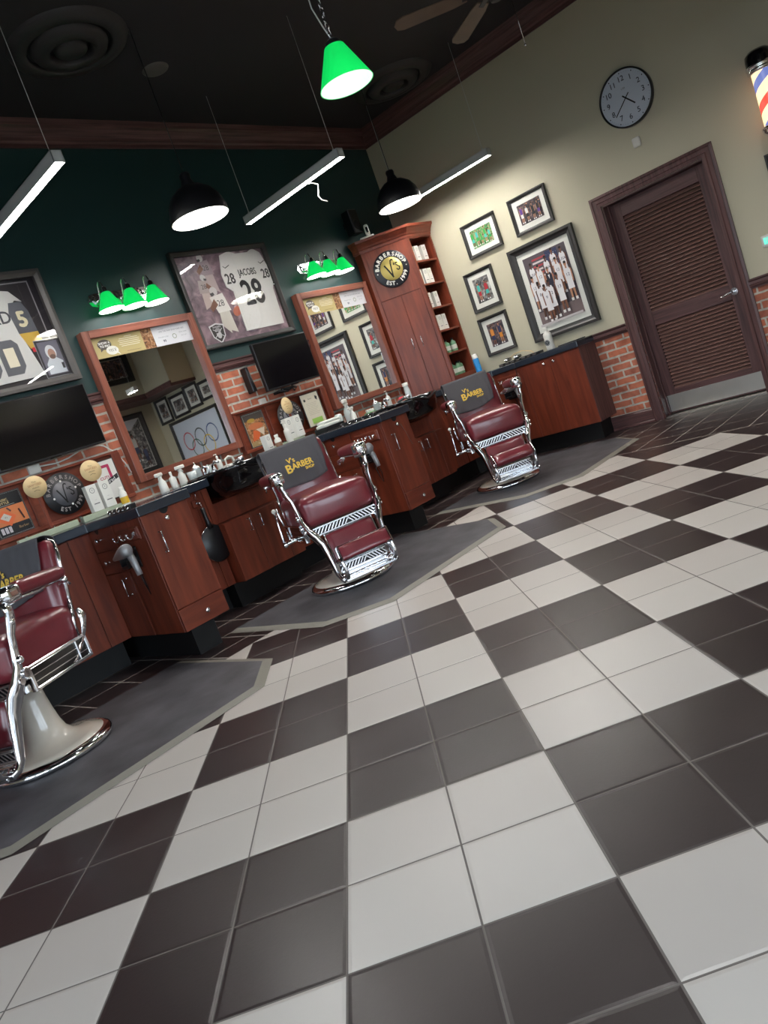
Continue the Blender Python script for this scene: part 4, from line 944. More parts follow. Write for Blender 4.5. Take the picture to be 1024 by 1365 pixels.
# ================================================================== JERSEY FRAMES, SCREENS ON THE GREEN WALL
j2 = thing('framed_jersey', 'framed white football jersey reading JACOBS 28 over a smoky purple print', 'framed jersey', (4.015, YW, 2.517)); w, h = 1.13, .895
mb = frame_mesh(w, h, .045, .05, 'frame_black', [(0, 0), (0, -.05), (.3, -.052), (1, -.04), (1, 0)]); mb.box(-w/2+.003, w/2-.003, -.006, 0, -h/2+.003, h/2-.003, 'black_matte'); mb.build('frame', j2)
ox, oz = 4.015, 2.517; a = Art(-.012); a.rect(-w/2+.045, -h/2+.045, w/2-.045, h/2-.045, 'poster_smoke')
def footballer(a, u, v, s, flip, body, pants):
    k = -1 if flip else 1; q = lambda x, z: (u+k*x*s, v+z*s)
    a.poly([q(-.18, -.5), q(.02, -.42), q(.1, 0), q(-.14, .02)], pants); a.poly([q(.0, -.5), q(.18, -.3), q(.14, 0), q(-.04, 0)], pants)
    a.poly([q(-.2, 0), q(.16, -.02), q(.26, .34), q(-.12, .4)], body); a.poly([q(.16, .3), q(.34, .12), q(.3, .02), q(.1, .16)], skinA)
    a.ell(*q(.1, .46), .1*s, .1*s, ink(196, 192, 190)); a.poly([q(.12, .44), q(.22, .42), q(.2, .36), q(.1, .38)], ink(60, 58, 62)); a.text('28', *q(.02, .18), .2*s, ink(60, 58, 62))
footballer(a, -.2, .22, .34, True, ink(150, 132, 138), ink(176, 158, 156)); footballer(a, -.31, .06, .3, False, ink(170, 154, 150), ink(190, 172, 164)); footballer(a, -.18, -.13, .42, True, ink(216, 212, 206), ink(196, 190, 180))
a.ell(-.035, -.15, .055, .04, ink(176, 96, 74), rot=.6)
# shield
X0, Z0 = -.335, -.315; a.poly([(X0-.085, Z0+.075), (X0, Z0+.095), (X0+.085, Z0+.075), (X0+.07, Z0-.03), (X0, Z0-.095), (X0-.07, Z0-.03)], ink(214, 214, 214)); a.poly([(X0-.073, Z0+.064), (X0, Z0+.082), (X0+.073, Z0+.064), (X0+.06, Z0-.026), (X0, Z0-.08), (X0-.06, Z0-.026)], ink(30, 30, 32))
a.ell(X0, Z0-.008, .028, .04, ink(196, 196, 196)); a.ell(X0, Z0+.026, .034, .022, ink(150, 150, 152)); a.text('RAIDERS', X0, Z0+.058, .024, ink(226, 226, 226)); a.stroke([(X0-.05, Z0-.035), (X0+.05, Z0+.04)], .006, ink(206, 206, 206)); a.stroke([(X0+.05, Z0-.035), (X0-.05, Z0+.04)], .006, ink(206, 206, 206)); a.rect(X0-.03, Z0+.002, X0-.004, Z0+.016, ink(24, 24, 26)); a.mb.build('printed_backdrop', j2)
q = lambda x, z: (x-ox, z-oz); sh = ink(212, 210, 206); blk = ink(34, 32, 36)
mb = MB(); a = Art(-.02, mb=mb)
body = [q(4.005, 2.17), q(4.49, 2.17), q(4.51, 2.52), q(4.545, 2.60), q(4.545, 2.72), q(4.50, 2.88), q(4.42, 2.925), q(4.35, 2.895), q(4.2, 2.895), q(4.12, 2.925), q(4.01, 2.895), q(3.955, 2.72), q(3.96, 2.60), q(4.02, 2.55)]
a.poly(body, sh); n = len(body); vs = [(p[0], a.y, p[1]) for p in body]+[(p[0], -.012, p[1]) for p in body]; mb.add(vs, [(i, (i+1) % n, n+(i+1) % n, n+i) for i in range(n)], sh); jb = mb.build('jersey', j2)
a = Art(-.0206); a.text('JACOBS', 4.262-ox, 2.708-oz, .088, blk, sx=.72, bold=.0018); a.mb.build('name_lettering', jb); a = Art(-.0206); a.text('28', 4.245-ox, 2.506-oz, .33, blk, sx=.78, bold=.008); a.mb.build('chest_number', jb); a = Art(-.0206); a.text('28', 4.035-ox, 2.665-oz, .135, blk, sx=.85, bold=.003); a.text('28', 4.478-ox, 2.668-oz, .125, blk, sx=.8, bold=.003)
for x in (4.0, 4.44): a.stroke([q(x, 2.79), q(x+.02, 2.772), q(x+.075, 2.795)], .007, blk)
a.stroke([q(4.01, 2.60), q(4.03, 2.55), q(4.035, 2.19)], .002, ink(176, 174, 170)); a.mb.build('shoulder_numbers', jb)
j1 = thing('framed_jersey', 'framed white and grey hockey jersey with player photo at the left edge', 'framed jersey', (1.68, YW, 2.517)); w, h = 1.13, .875
mb = frame_mesh(w, h, .05, .06, 'frame_grey', [(0, 0), (0, -.06), (.45, -.062), (1, -.045), (1, 0)]); mb.box(-w/2+.003, w/2-.003, -.006, 0, -h/2+.003, h/2-.003, 'black_matte'); mb.build('frame', j1)
a = Art(-.012); a.rect(-w/2+.05, -h/2+.05, w/2-.05, h/2-.05, ink(36, 32, 38)); a.rect(-w/2+.09, -h/2+.09, w/2-.1, h/2-.07, ink(150, 148, 150)); a.rect(-w/2+.1, -h/2+.1, w/2-.11, h/2-.08, ink(50, 46, 50)); a.mb.build('backing_board', j1)
ox = 1.68; q = lambda x, z: (x-ox, z-oz); mb = MB(); a = Art(-.02, mb=mb)
bd = [q(1.36, 2.16), q(2.0, 2.17), q(1.93, 2.52), q(1.93, 2.70), q(1.99, 2.75), q(2.04, 2.735), q(1.97, 2.82), q(1.84, 2.845), q(1.5, 2.845), q(1.36, 2.8)]
a.poly(bd, ink(208, 207, 204)); n = len(bd); vs = [(p[0], a.y, p[1]) for p in bd]+[(p[0], -.012, p[1]) for p in bd]; mb.add(vs, [(i, (i+1) % n, n+(i+1) % n, n+i) for i in range(n)], ink(208, 207, 204))
a.poly([q(1.935, 2.735), q(2.03, 2.735), q(2.06, 2.65), q(2.07, 2.50), q(1.925, 2.50), q(1.91, 2.66)], ink(92, 94, 102)); a.poly([q(1.925, 2.5), q(2.07, 2.5), q(2.085, 2.36), q(1.965, 2.38), ], ink(206, 168, 70)); a.rect(1.975-ox, 2.35-oz, 2.005-ox, 2.385-oz, ink(214, 40, 56)); jb = mb.build('jersey', j1)
a = Art(-.0216); a.text('5', 1.99-ox, 2.6-oz, .16, ink(224, 214, 180), bold=.006); a.mb.build('sleeve_number', jb); a = Art(-.0216); a.text('THEODORD'[-4:], 1.745-ox, 2.63-oz, .13, ink(70, 70, 76), sx=.9, bold=.002)
for k, (x, z, s_) in enumerate(((1.62, 2.34, .13), (1.80, 2.34, .13))):
    a.poly([q(x-s_*.6, z-s_), q(x+s_*.35, z-s_), q(x+s_*.62, z-s_*.6), q(x+s_*.62, z+s_*.7), q(x+s_*.35, z+s_), q(x-s_*.6, z+s_)], ink(96, 98, 104)); a.rect(x-s_*.3-ox, z-s_*.55-oz, x+s_*.3-ox, z+s_*.55-oz, ink(222, 214, 190))
a.stroke([q(1.74, 2.8), q(1.76, 2.825), q(1.775, 2.79), q(1.8, 2.83), q(1.815, 2.785), q(1.83, 2.82)], .004, blk); a.mb.build('jersey_lettering', jb)
a = Art(-.026); a.rect(1.995-ox, 2.135-oz, 2.205-ox, 2.43-oz, ink(150, 150, 152)); a.rect(2.0-ox, 2.14-oz, 2.2-ox, 2.425-oz, ink(44, 42, 50)); a.rect(2.015-ox, 2.155-oz, 2.175-ox, 2.41-oz, ink(110, 108, 122))
a.poly([q(2.03, 2.16), q(2.17, 2.16), q(2.165, 2.25), q(2.12, 2.285), q(2.07, 2.285), q(2.035, 2.24)], ink(204, 210, 216)); a.ell(2.097-ox, 2.325-oz, .042, .056, ink(216, 218, 222)); a.ell(2.1-ox, 2.312-oz, .029, .04, ink(178, 136, 118)); a.ell(2.1-ox, 2.29-oz, .024, .018, ink(110, 82, 72)); a.rect(2.145-ox, 2.19-oz, 2.165-ox, 2.235-oz, ink(40, 42, 50)); a.mb.build('player_photo', j1)
for j_ in (j1, j2):
    g = MB(); g.box(-.515, .515, -.0405, -.0385, -.395, .395, 'picture_glass'); g.build('glass', j_)
def tv(x0, x1, z0, z1, y, label, rot=0):
    t = thing('television', label, 'television', ((x0+x1)/2, y, (z0+z1)/2), rot, 'black wall televisions'); w = x1-x0; h = z1-z0
    mb = MB(); mb.cbox(-w/2, w/2, -.02, .02, -h/2, h/2, 'black_satin', .004); mb.cbox(-w/3, w/3, .02, .05, -h/3, h/3, 'black_matte', .006); mb.build('housing', t)
    mb = MB(); mb.box(-w/2+.01, w/2-.01, -.0208, -.02, -h/2+.016, h/2-.01, 'screen_black'); mb.build('screen', t)
    mb = MB(); mb.box(-.012, .012, .05, YW-y, -.05, -.03, 'black_matte'); mb.cbox(-.1, .1, YW-y-.02, YW-y-.001, -.12, .08, 'black_matte', .003); mb.box(-.04, .04, -.024, .0, -h/2-.006, -h/2+.004, 'black_gloss'); mb.build('wall_mount', t)
    return t
tv(1.36, 2.195, 1.555, 2.03, 4.22, 'black switched-off television under the framed hockey jersey')
tv(3.83, 4.52, 1.56, 2.01, 4.13, 'black switched-off television under the JACOBS football jersey')
mb = MB(); mb.cbox(3.765, 3.80, 4.23, YW, 1.60, 1.84, 'black_satin', .008); mb.tube([(3.76, 4.2, 1.8), (3.74, 4.17, 1.7), (3.77, 4.19, 1.6)], .008, 'black_satin', 8); o = mb.build('media_box'); tag(o, 'slim black box with cables mounted left of the right television', 'media player')
mb = MB(); mb.cbox(-.045, .045, -.035, 0, -.035, .035, 'white_plastic', .005); mb.build('', None) if False else None
o = mb.build('power_adapter', None, (1.63, YW, 1.52)); tag(o, 'white plug-in adapter on the brick below the left television', 'adapter')
o2 = MB(); o2.cbox(-.04, .04, -.03, 0, -.03, .03, 'white_plastic', .005); o = o2.build('power_adapter', None, (3.88, YW, 1.50)); tag(o, 'white plug-in adapter on the brick below the right television', 'adapter')
mb = MB(); yy = YW-.03; mb.tube([(1.66, yy, 1.53), (1.80, yy, 1.515), (1.9, yy, 1.525), (2.02, yy-.005, 1.56), (2.12, yy-.01, 1.565), (2.2, yy-.01, 1.535), (2.27, yy-.01, 1.46), (2.32, yy, 1.36), (2.34, yy, 1.27)], .0055, 'white_plastic', 8)
o = mb.build('power_cable'); tag(o, 'white cable arching across the brick below the left television', 'cable')
mb = MB(); mb.tube([(4.02, 4.2, 1.54), (4.1, 4.16, 1.52), (4.16, 4.15, 1.545), (4.22, 4.17, 1.53)], .012, 'black_satin', 8); mb.tube([(4.05, 4.19, 1.55), (4.14, 4.14, 1.54), (4.2, 4.18, 1.51)], .009, 'black_satin', 8); mb.cbox(4.05, 4.2, 4.17, YW, 1.525, 1.55, 'black_satin', .004); o = mb.build('cable_bundle'); tag(o, 'tangle of black cables hanging under the right television', 'cable')
# ================================================================== DISPLAY BOARDS AND WHAT IS ON THEM
def board(x0, x1, label):
    t = thing('display_board', label, 'display board', (x0, YW, 0), 0, 'cherry wood display boards on the brick'); w = x1-x0; z0, z1 = 1.085, 1.475
    mb = MB(); mb.box(0, w, -.03, 0, z0, z1, 'cherry_h'); mb.build('back_panel', t)
    mb = MB(); mb.cbox(0, w, -.075, -.03, z0, z0+.03, 'cherry_h', .003); mb.cbox(0, w, -.06, -.03, z1-.02, z1, 'cherry_h', .003); mb.cbox(w-.075, w, -.07, -.03, z0+.03, z1-.02, 'cherry_v', .003); mb.cbox(0, .03, -.06, -.03, z0+.03, z1-.02, 'cherry_v', .003); mb.cbox(w*.33, w*.33+.02, -.045, -.03, z0+.03, z1-.02, 'cherry_v', .002); mb.build('edging', t)
    return t
board(1.11, 2.285, 'cherry wood display board below the left television'); board(3.46, 4.66, 'cherry wood display board below the right television')
def bottle_poster(a, x, z, w, h):
    a.rect(x, z, x+w, z+h, ink(30, 30, 32)); a.rect(x, z+h*.24, x+w, z+h*.68, ink(214, 126, 76)); a.text('CLASSIC', x+w*.42, z+h*.85, h*.075, ink(190, 170, 120), bold=.0008); a.text('BOTTLE', x+w*.42, z+h*.77, h*.085, ink(190, 170, 120), bold=.0008); a.stroke([(x+w*.1, z+h*.71), (x+w*.75, z+h*.71)], .002, ink(200, 200, 196))
    a.poly([(x+w*.05, z+h*.42), (x+w*.32, z+h*.62), (x+w*.66, z+h*.42), (x+w*.42, z+h*.2)], ink(226, 110, 64)); a.poly([(x+w*.18, z+h*.44), (x+w*.34, z+h*.54), (x+w*.52, z+h*.42), (x+w*.38, z+h*.32)], ink(200, 196, 186)); a.text("V's", x+w*.35, z+h*.43, h*.06, ink(60, 56, 52)); a.stroke([(x+w*.8, z+h*.54), (x+w*.86, z+h*.3)], .012, ink(70, 40, 36)); a.stroke([(x+w*.48, z+h*.64), (x+w*.55, z+h*.56)], .012, ink(90, 60, 60))
    for k in range(3): a.rect(x+w*(.06+.12*k), z+h*.05, x+w*(.15+.12*k), z+h*.2, ink(206, 200, 204), adv=False)
    a.text('Barber', x+w*.76, z+h*.12, h*.09, ink(176, 140, 100))
picture('product_poster', 'framed orange and black bottle poster on the left display board', (1.335, YW-.032, 1.275), 0, .25, .31, .008, .001, bottle_poster, None, 'frame_grey', .012, 'poster')
def face_poster(a, x, z, w, h):
    a.rect(x, z, x+w, z+h, 'arena_warm'); a.rect(x, z+h*.8, x+w, z+h, ink(70, 64, 60)); a.ell(x+w*.35, z+h*.8, w*.2, h*.06, ink(170, 140, 60)); a.ell(x+w*.5, z+h*.6, w*.4, h*.1, ink(190, 110, 70)); a.poly([(x+w*.1, z+h*.16), (x+w*.3, z+h*.5), (x+w*.6, z+h*.4), (x+w*.5, z+h*.2)], ink(206, 96, 50)); a.poly([(x+w*.45, z+h*.5), (x+w*.9, z+h*.5), (x+w*.75, z+h*.25)], ink(214, 196, 176)); a.rect(x, z, x+w, z+h*.14, ink(166, 140, 96)); a.text('THE CUT', x+w*.5, z+h*.06, h*.07, ink(230, 220, 190))
picture('product_poster', 'framed warm brown poster on the left part of the right display board', (3.68, YW-.032, 1.275), 0, .25, .32, .01, .001, face_poster, None, 'frame_grey', .012, 'poster')
picture('product_poster', 'framed warm brown poster beside the left mirror, mostly hidden by the middle chair', (3.53, YW-.032, 1.18), 0, .1, .18, .006, .001, face_poster, None, 'frame_grey', .01, 'poster') if False else None
def shop_round(x, label):
    t = thing('round_dark_sign', label, 'sign', (x, YW-.076, 1.283), 0, 'dark round signs on the display boards'); A = Matrix.Rotation(pi/2, 4, 'X'); R_ = .158
    mb = MB(); mb.lathe([(R_, 0), (R_, .008), (.001, .008)], plain('sign_charcoal', S(40, 38, 40), .45), 48, A); mb.build('disc', t)
    mb = MB(); mb.lathe([(.092, .0081), (.092, .0095), (.001, .0095)], plain('sign_grey', S(104, 102, 106), .45), 40, A); mb.build('center', t)
    a = Art(-.0085); c = ink(150, 144, 142); a.arctext('BARBERSHOP', 0, 0, .123, radians(170), radians(12), .042, c, True, bold=.0012); a.mb.build('upper_lettering', t); a = Art(-.0085); a.arctext('EST 1999', 0, 0, .123, radians(-122), radians(-30), .042, c, False, bold=.0012)
    for k in (90, 12, -75, 190): a.ell(.094*cos(radians(k)), .094*sin(radians(k)), .008, .008, 'white_plastic', 12, adv=False)
    a.mb.build('lower_lettering', t); a = Art(-.0098); vs_logo(a, .82, 'black_matte', .0085); a.mb.build('script_logo', t); return t
shop_round(1.745, 'round dark grey sign on the left display board'); shop_round(4.09, 'round dark grey sign on the right display board, behind the wooden paddle')
def paddle(x, y, z, rx, label, h=1.03):
    t = thing('round_paddle_sign', label, 'sign', (x, y, 0), 0, 'pale round paddle signs on sticks'); A = Matrix.Translation((0, 0, z)) @ Matrix.Rotation(pi/2, 4, 'X') @ Matrix.Diagonal((rx/.08, 1, 1, 1))
    mb = MB(); mb.lathe([(.001, 0), (.079, 0), (.08, .004), (.079, .008), (.001, .008)], 'paddle_wood', 40, A); mb.build('disc', t)
    mb = MB(); mb.cbox(-.013, .013, -.006, .002, h, z-.07, 'cherry_v', .002); mb.cbox(-.035, .035, -.03, .03, CZ1+.001, CZ1+.012, 'cherry_h', .003); mb.build('stick', t)
    a = Art(-.009); k = rx/.08; c = ink(120, 96, 62); a.text('This', 0, z+.035, .018, c, sx=k); a.text('SANITIZED', 0, z+.014, .022, ink(170, 110, 70), sx=k*.9); a.text('station', 0, z-.006, .018, c, sx=k); a.stroke([(-.02*k, z-.03), (0, z-.024), (.02*k, z-.032)], .003, c); a.mb.build('lettering', t)
paddle(1.50, 4.10, 1.388, .083, 'pale round wooden paddle sign overlapping the left side of the left dark sign', 1.04)
paddle(1.932, 4.10, 1.375, .083, 'pale round wooden paddle sign above the left pair of white product boxes', 1.04)
paddle(3.965, 4.10, 1.385, .062, 'pale oval wooden paddle sign over the white boxes of the right display', 1.04)
def magazine(a, x, z, w, h):
    a.rect(x, z, x+w, z+h, ink(222, 220, 214)); a.stroke([(x+w*.2, z+h*.86), (x+w*.7, z+h*.86), (x+w*.7, z+h*.55)], w*.12, ink(180, 50, 90)); a.text('CUTS', x+w*.4, z+h*.56, h*.11, ink(170, 60, 80), bold=.0008); a.poly([(x+w*.1, z+h*.42), (x+w*.98, z+h*.6), (x+w*.98, z+h*.48), (x+w*.1, z+h*.3)], ink(34, 34, 36)); a.text('hired', x+w*.6, z+h*.46, h*.14, ink(230, 230, 230), rot=.18); a.rect(x+w*.1, z+h*.08, x+w*.3, z+h*.2, ink(40, 44, 42))
picture('magazine_stand', 'white magazine cover with a pink arrow in a clear holder on the left display board', (2.10, YW-.08, 1.275), 0, .2, .31, .006, .001, magazine, None, 'frame_grey', .012, 'magazine')
def certificate(a, x, z, w, h):
    a.rect(x, z, x+w, z+h, ink(214, 206, 186)); a.ell(x+w*.16, z+h*.82, w*.06, w*.06, ink(60, 66, 56)); a.text('Barber', x+w*.48, z+h*.84, h*.06, ink(80, 76, 66)); a.poly([(x+w*.8, z+h*.9), (x+w*.92, z+h*.86), (x+w*.88, z+h*.74), (x+w*.78, z+h*.8)], ink(40, 40, 40))
    for i in range(8): a.stroke([(x+w*.18, z+h*(.7-.05*i)), (x+w*(.8-.06*(i % 3)), z+h*(.7-.05*i))], .0022, ink(160, 154, 138))
    a.rect(x+w*.2, z+h*.06, x+w*.82, z+h*.22, ink(150, 190, 90))
picture('certificate', 'cream certificate with a green strip standing on the right display board', (4.39, YW-.082, 1.28), 0, .245, .33, .006, .001, certificate, None, 'frame_grey', .012, 'certificate')
# boxes and bottles in front of the boards
c0 = carton((1.84, 4.045, CZ1+.046), .08, 'tall white carton in front of the left display board, left of its twin', .085, .05, .2, 'white product cartons below the display boards')
dup(c0, (1.945, 4.045, CZ1+.046), .08, 'tall white carton in front of the left display board, right of its twin')
dup(c0, (3.86, 4.06, CZ1+.046), .1, 'tall white carton beside the pump bottle on the right display')
dup(c0, (3.95, 4.04, CZ1+.046), .1, 'tall white carton below the oval paddle sign on the right display')
bottle('lotion_bottle', 'small white bottle with a yellow label in front of the left display board', (2.045, 4.0, CZ1+.001), .03, .16, 'white_plastic', 'white_plastic', .4, .02, lab=ink(226, 180, 40))
def pump(loc, r, h, label, rz=0):
    t = bottle('pump_bottle', label, loc, r, h, 'white_plastic', 'white_plastic', .3, .02, rz=rz)
    mb = MB(); z = h*.88+.02; mb.cyl((0, 0, z), r*.12, h*.12, 'white_plastic', 8); mb.tube([(r*.2, 0, z+h*.12), (-r*.9, 0, z+h*.12), (-r*1.0, 0, z+h*.08)], r*.13, 'white_plastic', 8); mb.build('pump_head', t); return t
pump((3.79, 4.02, CZ1+.001), .032, .2, 'white pump bottle left of the cartons on the right display')
t = carton((3.40, 3.86, CZ1+.001), .15, 'white carton standing behind the middle barber chair near the brown poster', .07, .06, .16, None)
bottle('lotion_bottle', 'white bottle with brown label behind the towel of the middle chair', (3.47, 3.8, CZ1+.001), .03, .13, 'white_plastic', 'white_plastic', .5, .02, lab=ink(150, 110, 84))
def spray(loc, r, h, label, rz=0, big=False):
    t = thing('spray_bottle', label, 'spray bottle', loc, rz, 'white trigger spray bottles')
    mb = MB(); mb.lathe([(.001, 0), (r*.96, 0), (r, .006), (r*.92, h*.5), (r*.42, h*.7), (r*.38, h*.76)], 'clear_plastic' if big else 'white_plastic', 20); mb.build('body', t)
    mb = MB(); z = h*.76; mb.cyl((0, 0, z), r*.5, h*.09, 'white_plastic', 14); mb.cbox(-r*1.7, r*1.15, -r*.38, r*.38, z+h*.08, z+h*.27, 'white_plastic', r*.2); mb.build('head', t)
    mb = MB(); mb.tube([(-r*.4, 0, z+h*.1), (-r*.75, 0, z-h*.02), (-r*.95, 0, z-h*.1)], r*.14, 'white_plastic', 8); mb.cyl((-r*1.15, 0, z+h*.17), r*.16, -r*.25, 'white_plastic', 8, 'x'); mb.build('trigger', t)
    return t
spray((2.33, 3.9, CZ1+.001), .034, .155, 'white spray bottle with white trigger, leftmost under the left mirror', .5)
spray((2.62, 4.07, CZ1+.001), .034, .16, 'white spray bottle with white trigger, right one of the pair under the left mirror', 3.3)
spray((4.60, 3.95, CZ1+.001), .033, .14, 'small white spray bottle beside the large clear one under the right mirror', .3)
spray((4.70, 4.1, CZ1+.001), .05, .235, 'large clear spray bottle under the left side of the right mirror', .6, True)
bottle('nozzle_bottle', 'slim white bottle with pointed cap between the two spray bottles under the left mirror', (2.44, 3.92, CZ1+.001), .028, .125, 'white_plastic', 'white_plastic', .3, .03)
def glass_jar(loc, r, h, label, tools=True):
    t = thing('disinfectant_jar', label, 'jar', loc)
    mb = MB(); mb.lathe([(r*.8, 0), (r, .01), (r, h*.6), (r*1.04, h*.62), (r*.96, h*.62), (r*.9, .01), (.001, .008)], 'clear_plastic', 24); mb.build('glass_body', t)
    mb = MB(); mb.lathe([(r*1.05, h*.62), (r*1.05, h*.7), (r*.5, h*.78), (r*.2, h*.84), (r*.25, h*.92), (.001, h)], 'chrome', 20); mb.build('lid', t); return t
glass_jar((2.81, 4.13, CZ1+.001), .036, .15, 'tall clear jar with a silver lid under the left mirror')
glass_jar((5.17, 4.14, CZ1+.001), .035, .15, 'tall clear jar with a silver lid under the right mirror')
t = thing('clear_cup', 'low clear plastic cup under the left mirror', 'cup', (2.73, 4.09, CZ1+.001)); mb = MB(); mb.lathe([(.001, .002), (.034, .002), (.042, .085), (.038, .085), (.03, .008), (.001, .006)], 'clear_plastic', 22); mb.build('cup', t)
mb = MB()
for k in range(7): mb.tube([(.02*k-.06, .01*(k % 3), .012), (.02*k-.05+.03*sin(k), .02, .05+.008*(k % 3)), (.02*k-.04+.05*sin(k*2), .03, .075+.006*k % .03)], .009, 'clear_plastic' if k % 2 else 'chrome_soft', 7)
o = mb.build('clipper_guards', None, (2.93, 4.12, CZ1+.001)); tag(o, 'heap of clear clipper guards beside the jar under the left mirror', 'clipper guards'); o['kind'] = 'stuff'
mb = MB()
for k in range(9): mb.tube([(.025*k-.1, .015*(k % 3), .012), (.025*k-.09+.03*sin(k), .02, .045+.008*(k % 3)), (.025*k-.08+.04*sin(k*2), .03, .06+.01*(k % 4))], .01, 'clear_plastic' if k % 2 else 'chrome_soft', 7)
o = mb.build('clipper_guards', None, (5.27, 4.13, CZ1+.001)); tag(o, 'heap of clear clipper guards beside the red powder puff under the right mirror', 'clipper guards'); o['kind'] = 'stuff'
pump((3.04, 4.12, CZ1+.001), .026, .13, 'small white pump bottle behind the left shampoo bowl')
t = thing('white_caddy', 'white plastic caddy with an arched handle behind the left shampoo bowl', 'caddy', (3.16, 4.13, CZ1+.001), .1)
mb = MB(); mb.cbox(-.06, .06, -.05, .05, 0, .035, 'white_plastic', .006); mb.build('tray', t); mb = MB(); mb.tube([(-.05, 0, .03), (-.045, 0, .085), (.0, 0, .1), (.045, 0, .085), (.05, 0, .03)], .008, 'white_plastic', 8); mb.build('handle', t)
t = thing('black_tray', 'black tray holding a stack of folded white towels under the right mirror', 'tray', (4.18, 3.88, CZ1+.001), .06)
mb = MB(); mb.cbox(-.13, .13, -.08, .08, 0, .008, 'black_satin', .003)
for a_ in ((-.13, -.122, -.08, .08), (.122, .13, -.08, .08), (-.13, .13, -.08, -.072), (-.13, .13, .072, .08)): mb.cbox(*a_, .008, .045, 'black_satin', .002)
mb.build('tray', t)
mb = MB(); mb.rbox((0, 0, .058), (.235, .13, .036), .014, 'mat_board', 6, (.006, 0, 0)); mb.rbox((.01, 0, .088), (.22, .12, .028), .012, 'mat_board', 6, (.004, 0, 0)); o = mb.build('folded_towels', None, (4.18, 3.88, CZ1+.001), .06); tag(o, 'folded white towels lying in the black tray', 'towels')
mb = MB(); mb.rbox((0, 0, .06), (.07, .06, .12), .02, 'clear_plastic', 6); o = mb.build('plastic_pouch', None, (4.40, 3.95, CZ1+.001)); tag(o, 'clear plastic pouch beside the black towel tray', 'pouch')
mb = MB(); mb.cbox(-.07, .07, -.03, .03, 0, .03, 'greenglass', .006); mb.cbox(-.05, .05, -.02, .02, .03, .06, 'white_plastic', .006); o = mb.build('blade_box', None, (5.05, 4.14, CZ1+.001)); tag(o, 'low green and white box under the right mirror', 'box')
pump((5.36, 4.12, CZ1+.001), .025, .16, 'small white pump bottle by the red powder puff')
mb = MB(); mb.sph((0, 0, .038), .04, 'red_plastic', 16, None, .8); mb.cyl((0, 0, .0), .03, .012, 'red_plastic', 16); o = mb.build('powder_puff', None, (5.37, 3.95, CZ1+.001)); tag(o, 'round red powder puff on the worktop right of the right mirror', 'powder puff')
bottle('clear_tube', 'tall clear tube bottle at the foot of the tall corner cabinet', (5.52, 3.97, CZ1+.001), .032, .18, 'clear_plastic', 'white_plastic', .8, .035)
# things on the worktop by the beige wall
t = thing('spray_can', 'blue spray can with a white cap at the foot of the shelves', 'spray can', (6.5, 3.69, CZ1+.001)); mb = MB(); mb.lathe([(.001, 0), (.033, 0), (.034, .005), (.034, .175), (.028, .185)], 'blue_can', 24); mb.build('body', t); mb = MB(); mb.lathe([(.031, .184), (.03, .235), (.001, .237)], 'white_plastic', 20); mb.build('cap', t)
t = bottle('lotion_bottle', 'white flip-top bottle with a round black emblem, below the team photo', (6.46, 2.72, CZ1+.001), .044, .235, 'white_plastic', 'white_plastic', .42, .03, rz=RR)
a = Art(-.0455); a.ell(0, .075, .03, .03, ink(50, 54, 58)); a.ring(0, .075, .022, .025, ink(190, 196, 196)); a.text('V', 0, .075, .028, ink(200, 204, 204)); a.mb.build('emblem', t)
mb = MB(); mb.cbox(-.24, .28, -.05, .04, 0, .028, 'black_satin', .004)
for k in range(7): mb.cbox(-.22+.07*k, -.18+.07*k, -.062, -.05, .004, .024, 'frame_grey', .002)
o = mb.build('clipper_rail', None, (6.345, 3.05, CZ1+.001), RR); tag(o, 'black clipper rail lying on the worktop by the beige wall', 'tool holder')
for k, lab in enumerate(('black corded clipper at the left end of the clipper rail', 'black corded clipper in the middle of the clipper rail')):
    t = thing('hair_clipper', lab, 'clipper', (6.40, 3.22-.13*k, CZ1+.03), RR+.3); mb = MB(); mb.rbox((0, 0, .02), (.05, .15, .036), .014, 'black_satin', 6); mb.build('body', t); mb = MB(); mb.cbox(-.022, .022, -.095, -.07, .012, .026, 'chrome_soft', .002); mb.build('blade', t)
mb = MB(); mb.tube([(6.44, 3.24, 1.08), (6.50, 3.2, 1.115), (6.52, 3.1, 1.12), (6.5, 2.98, 1.085), (6.42, 2.9, 1.05)], .0045, 'paddle_wood', 7); o = mb.build('tan_cord'); tag(o, 'thin tan cord looping over the clipper rail', 'cord')
mb = MB(); mb.tube([(6.36, 3.07, 1.062), (6.3, 3.075, 1.066), (6.262, 3.075, 1.04), (6.258, 3.08, .95), (6.27, 3.1, .86), (6.262, 3.06, .8), (6.25, 3.12, .7)], .004, 'black_satin', 7); o = mb.build('power_cord'); o.parent = t; o.matrix_parent_inverse = t.matrix_basis.inverted()
t = thing('tablet', 'thin black tablet lying on the worktop at its free end by the beige wall', 'tablet', (6.5, 2.5, CZ1+.001), RR); mb = MB(); mb.cbox(-.12, .12, -.08, .08, 0, .01, 'black_satin', .003); mb.build('body', t)
mb = MB(); mb.cbox(-.06, .06, -.012, 0, -.13, .13, 'black_satin', .004); mb.rbox((0, -.04, .03), (.05, .05, .09), .02, 'white_plastic', 6); o = mb.build('phone_holder', None, (5.74, 3.618, .84)); tag(o, 'black holder with a white handset behind the far chair, right of the shampoo bowl', 'holder')
mb = MB(); mb.tube([(0, 0, .006), (.05, .03, .006), (.12, .05, .006), (.16, .1, .006), (.26, .1, .006), (.3, .06, .006)], .006, 'housing_grey', 7); o = mb.build('floor_cable', None, (3.98, 3.05, 0), .9); tag(o, 'grey cable lying on the dark tiles by the middle station cabinet', 'cable')
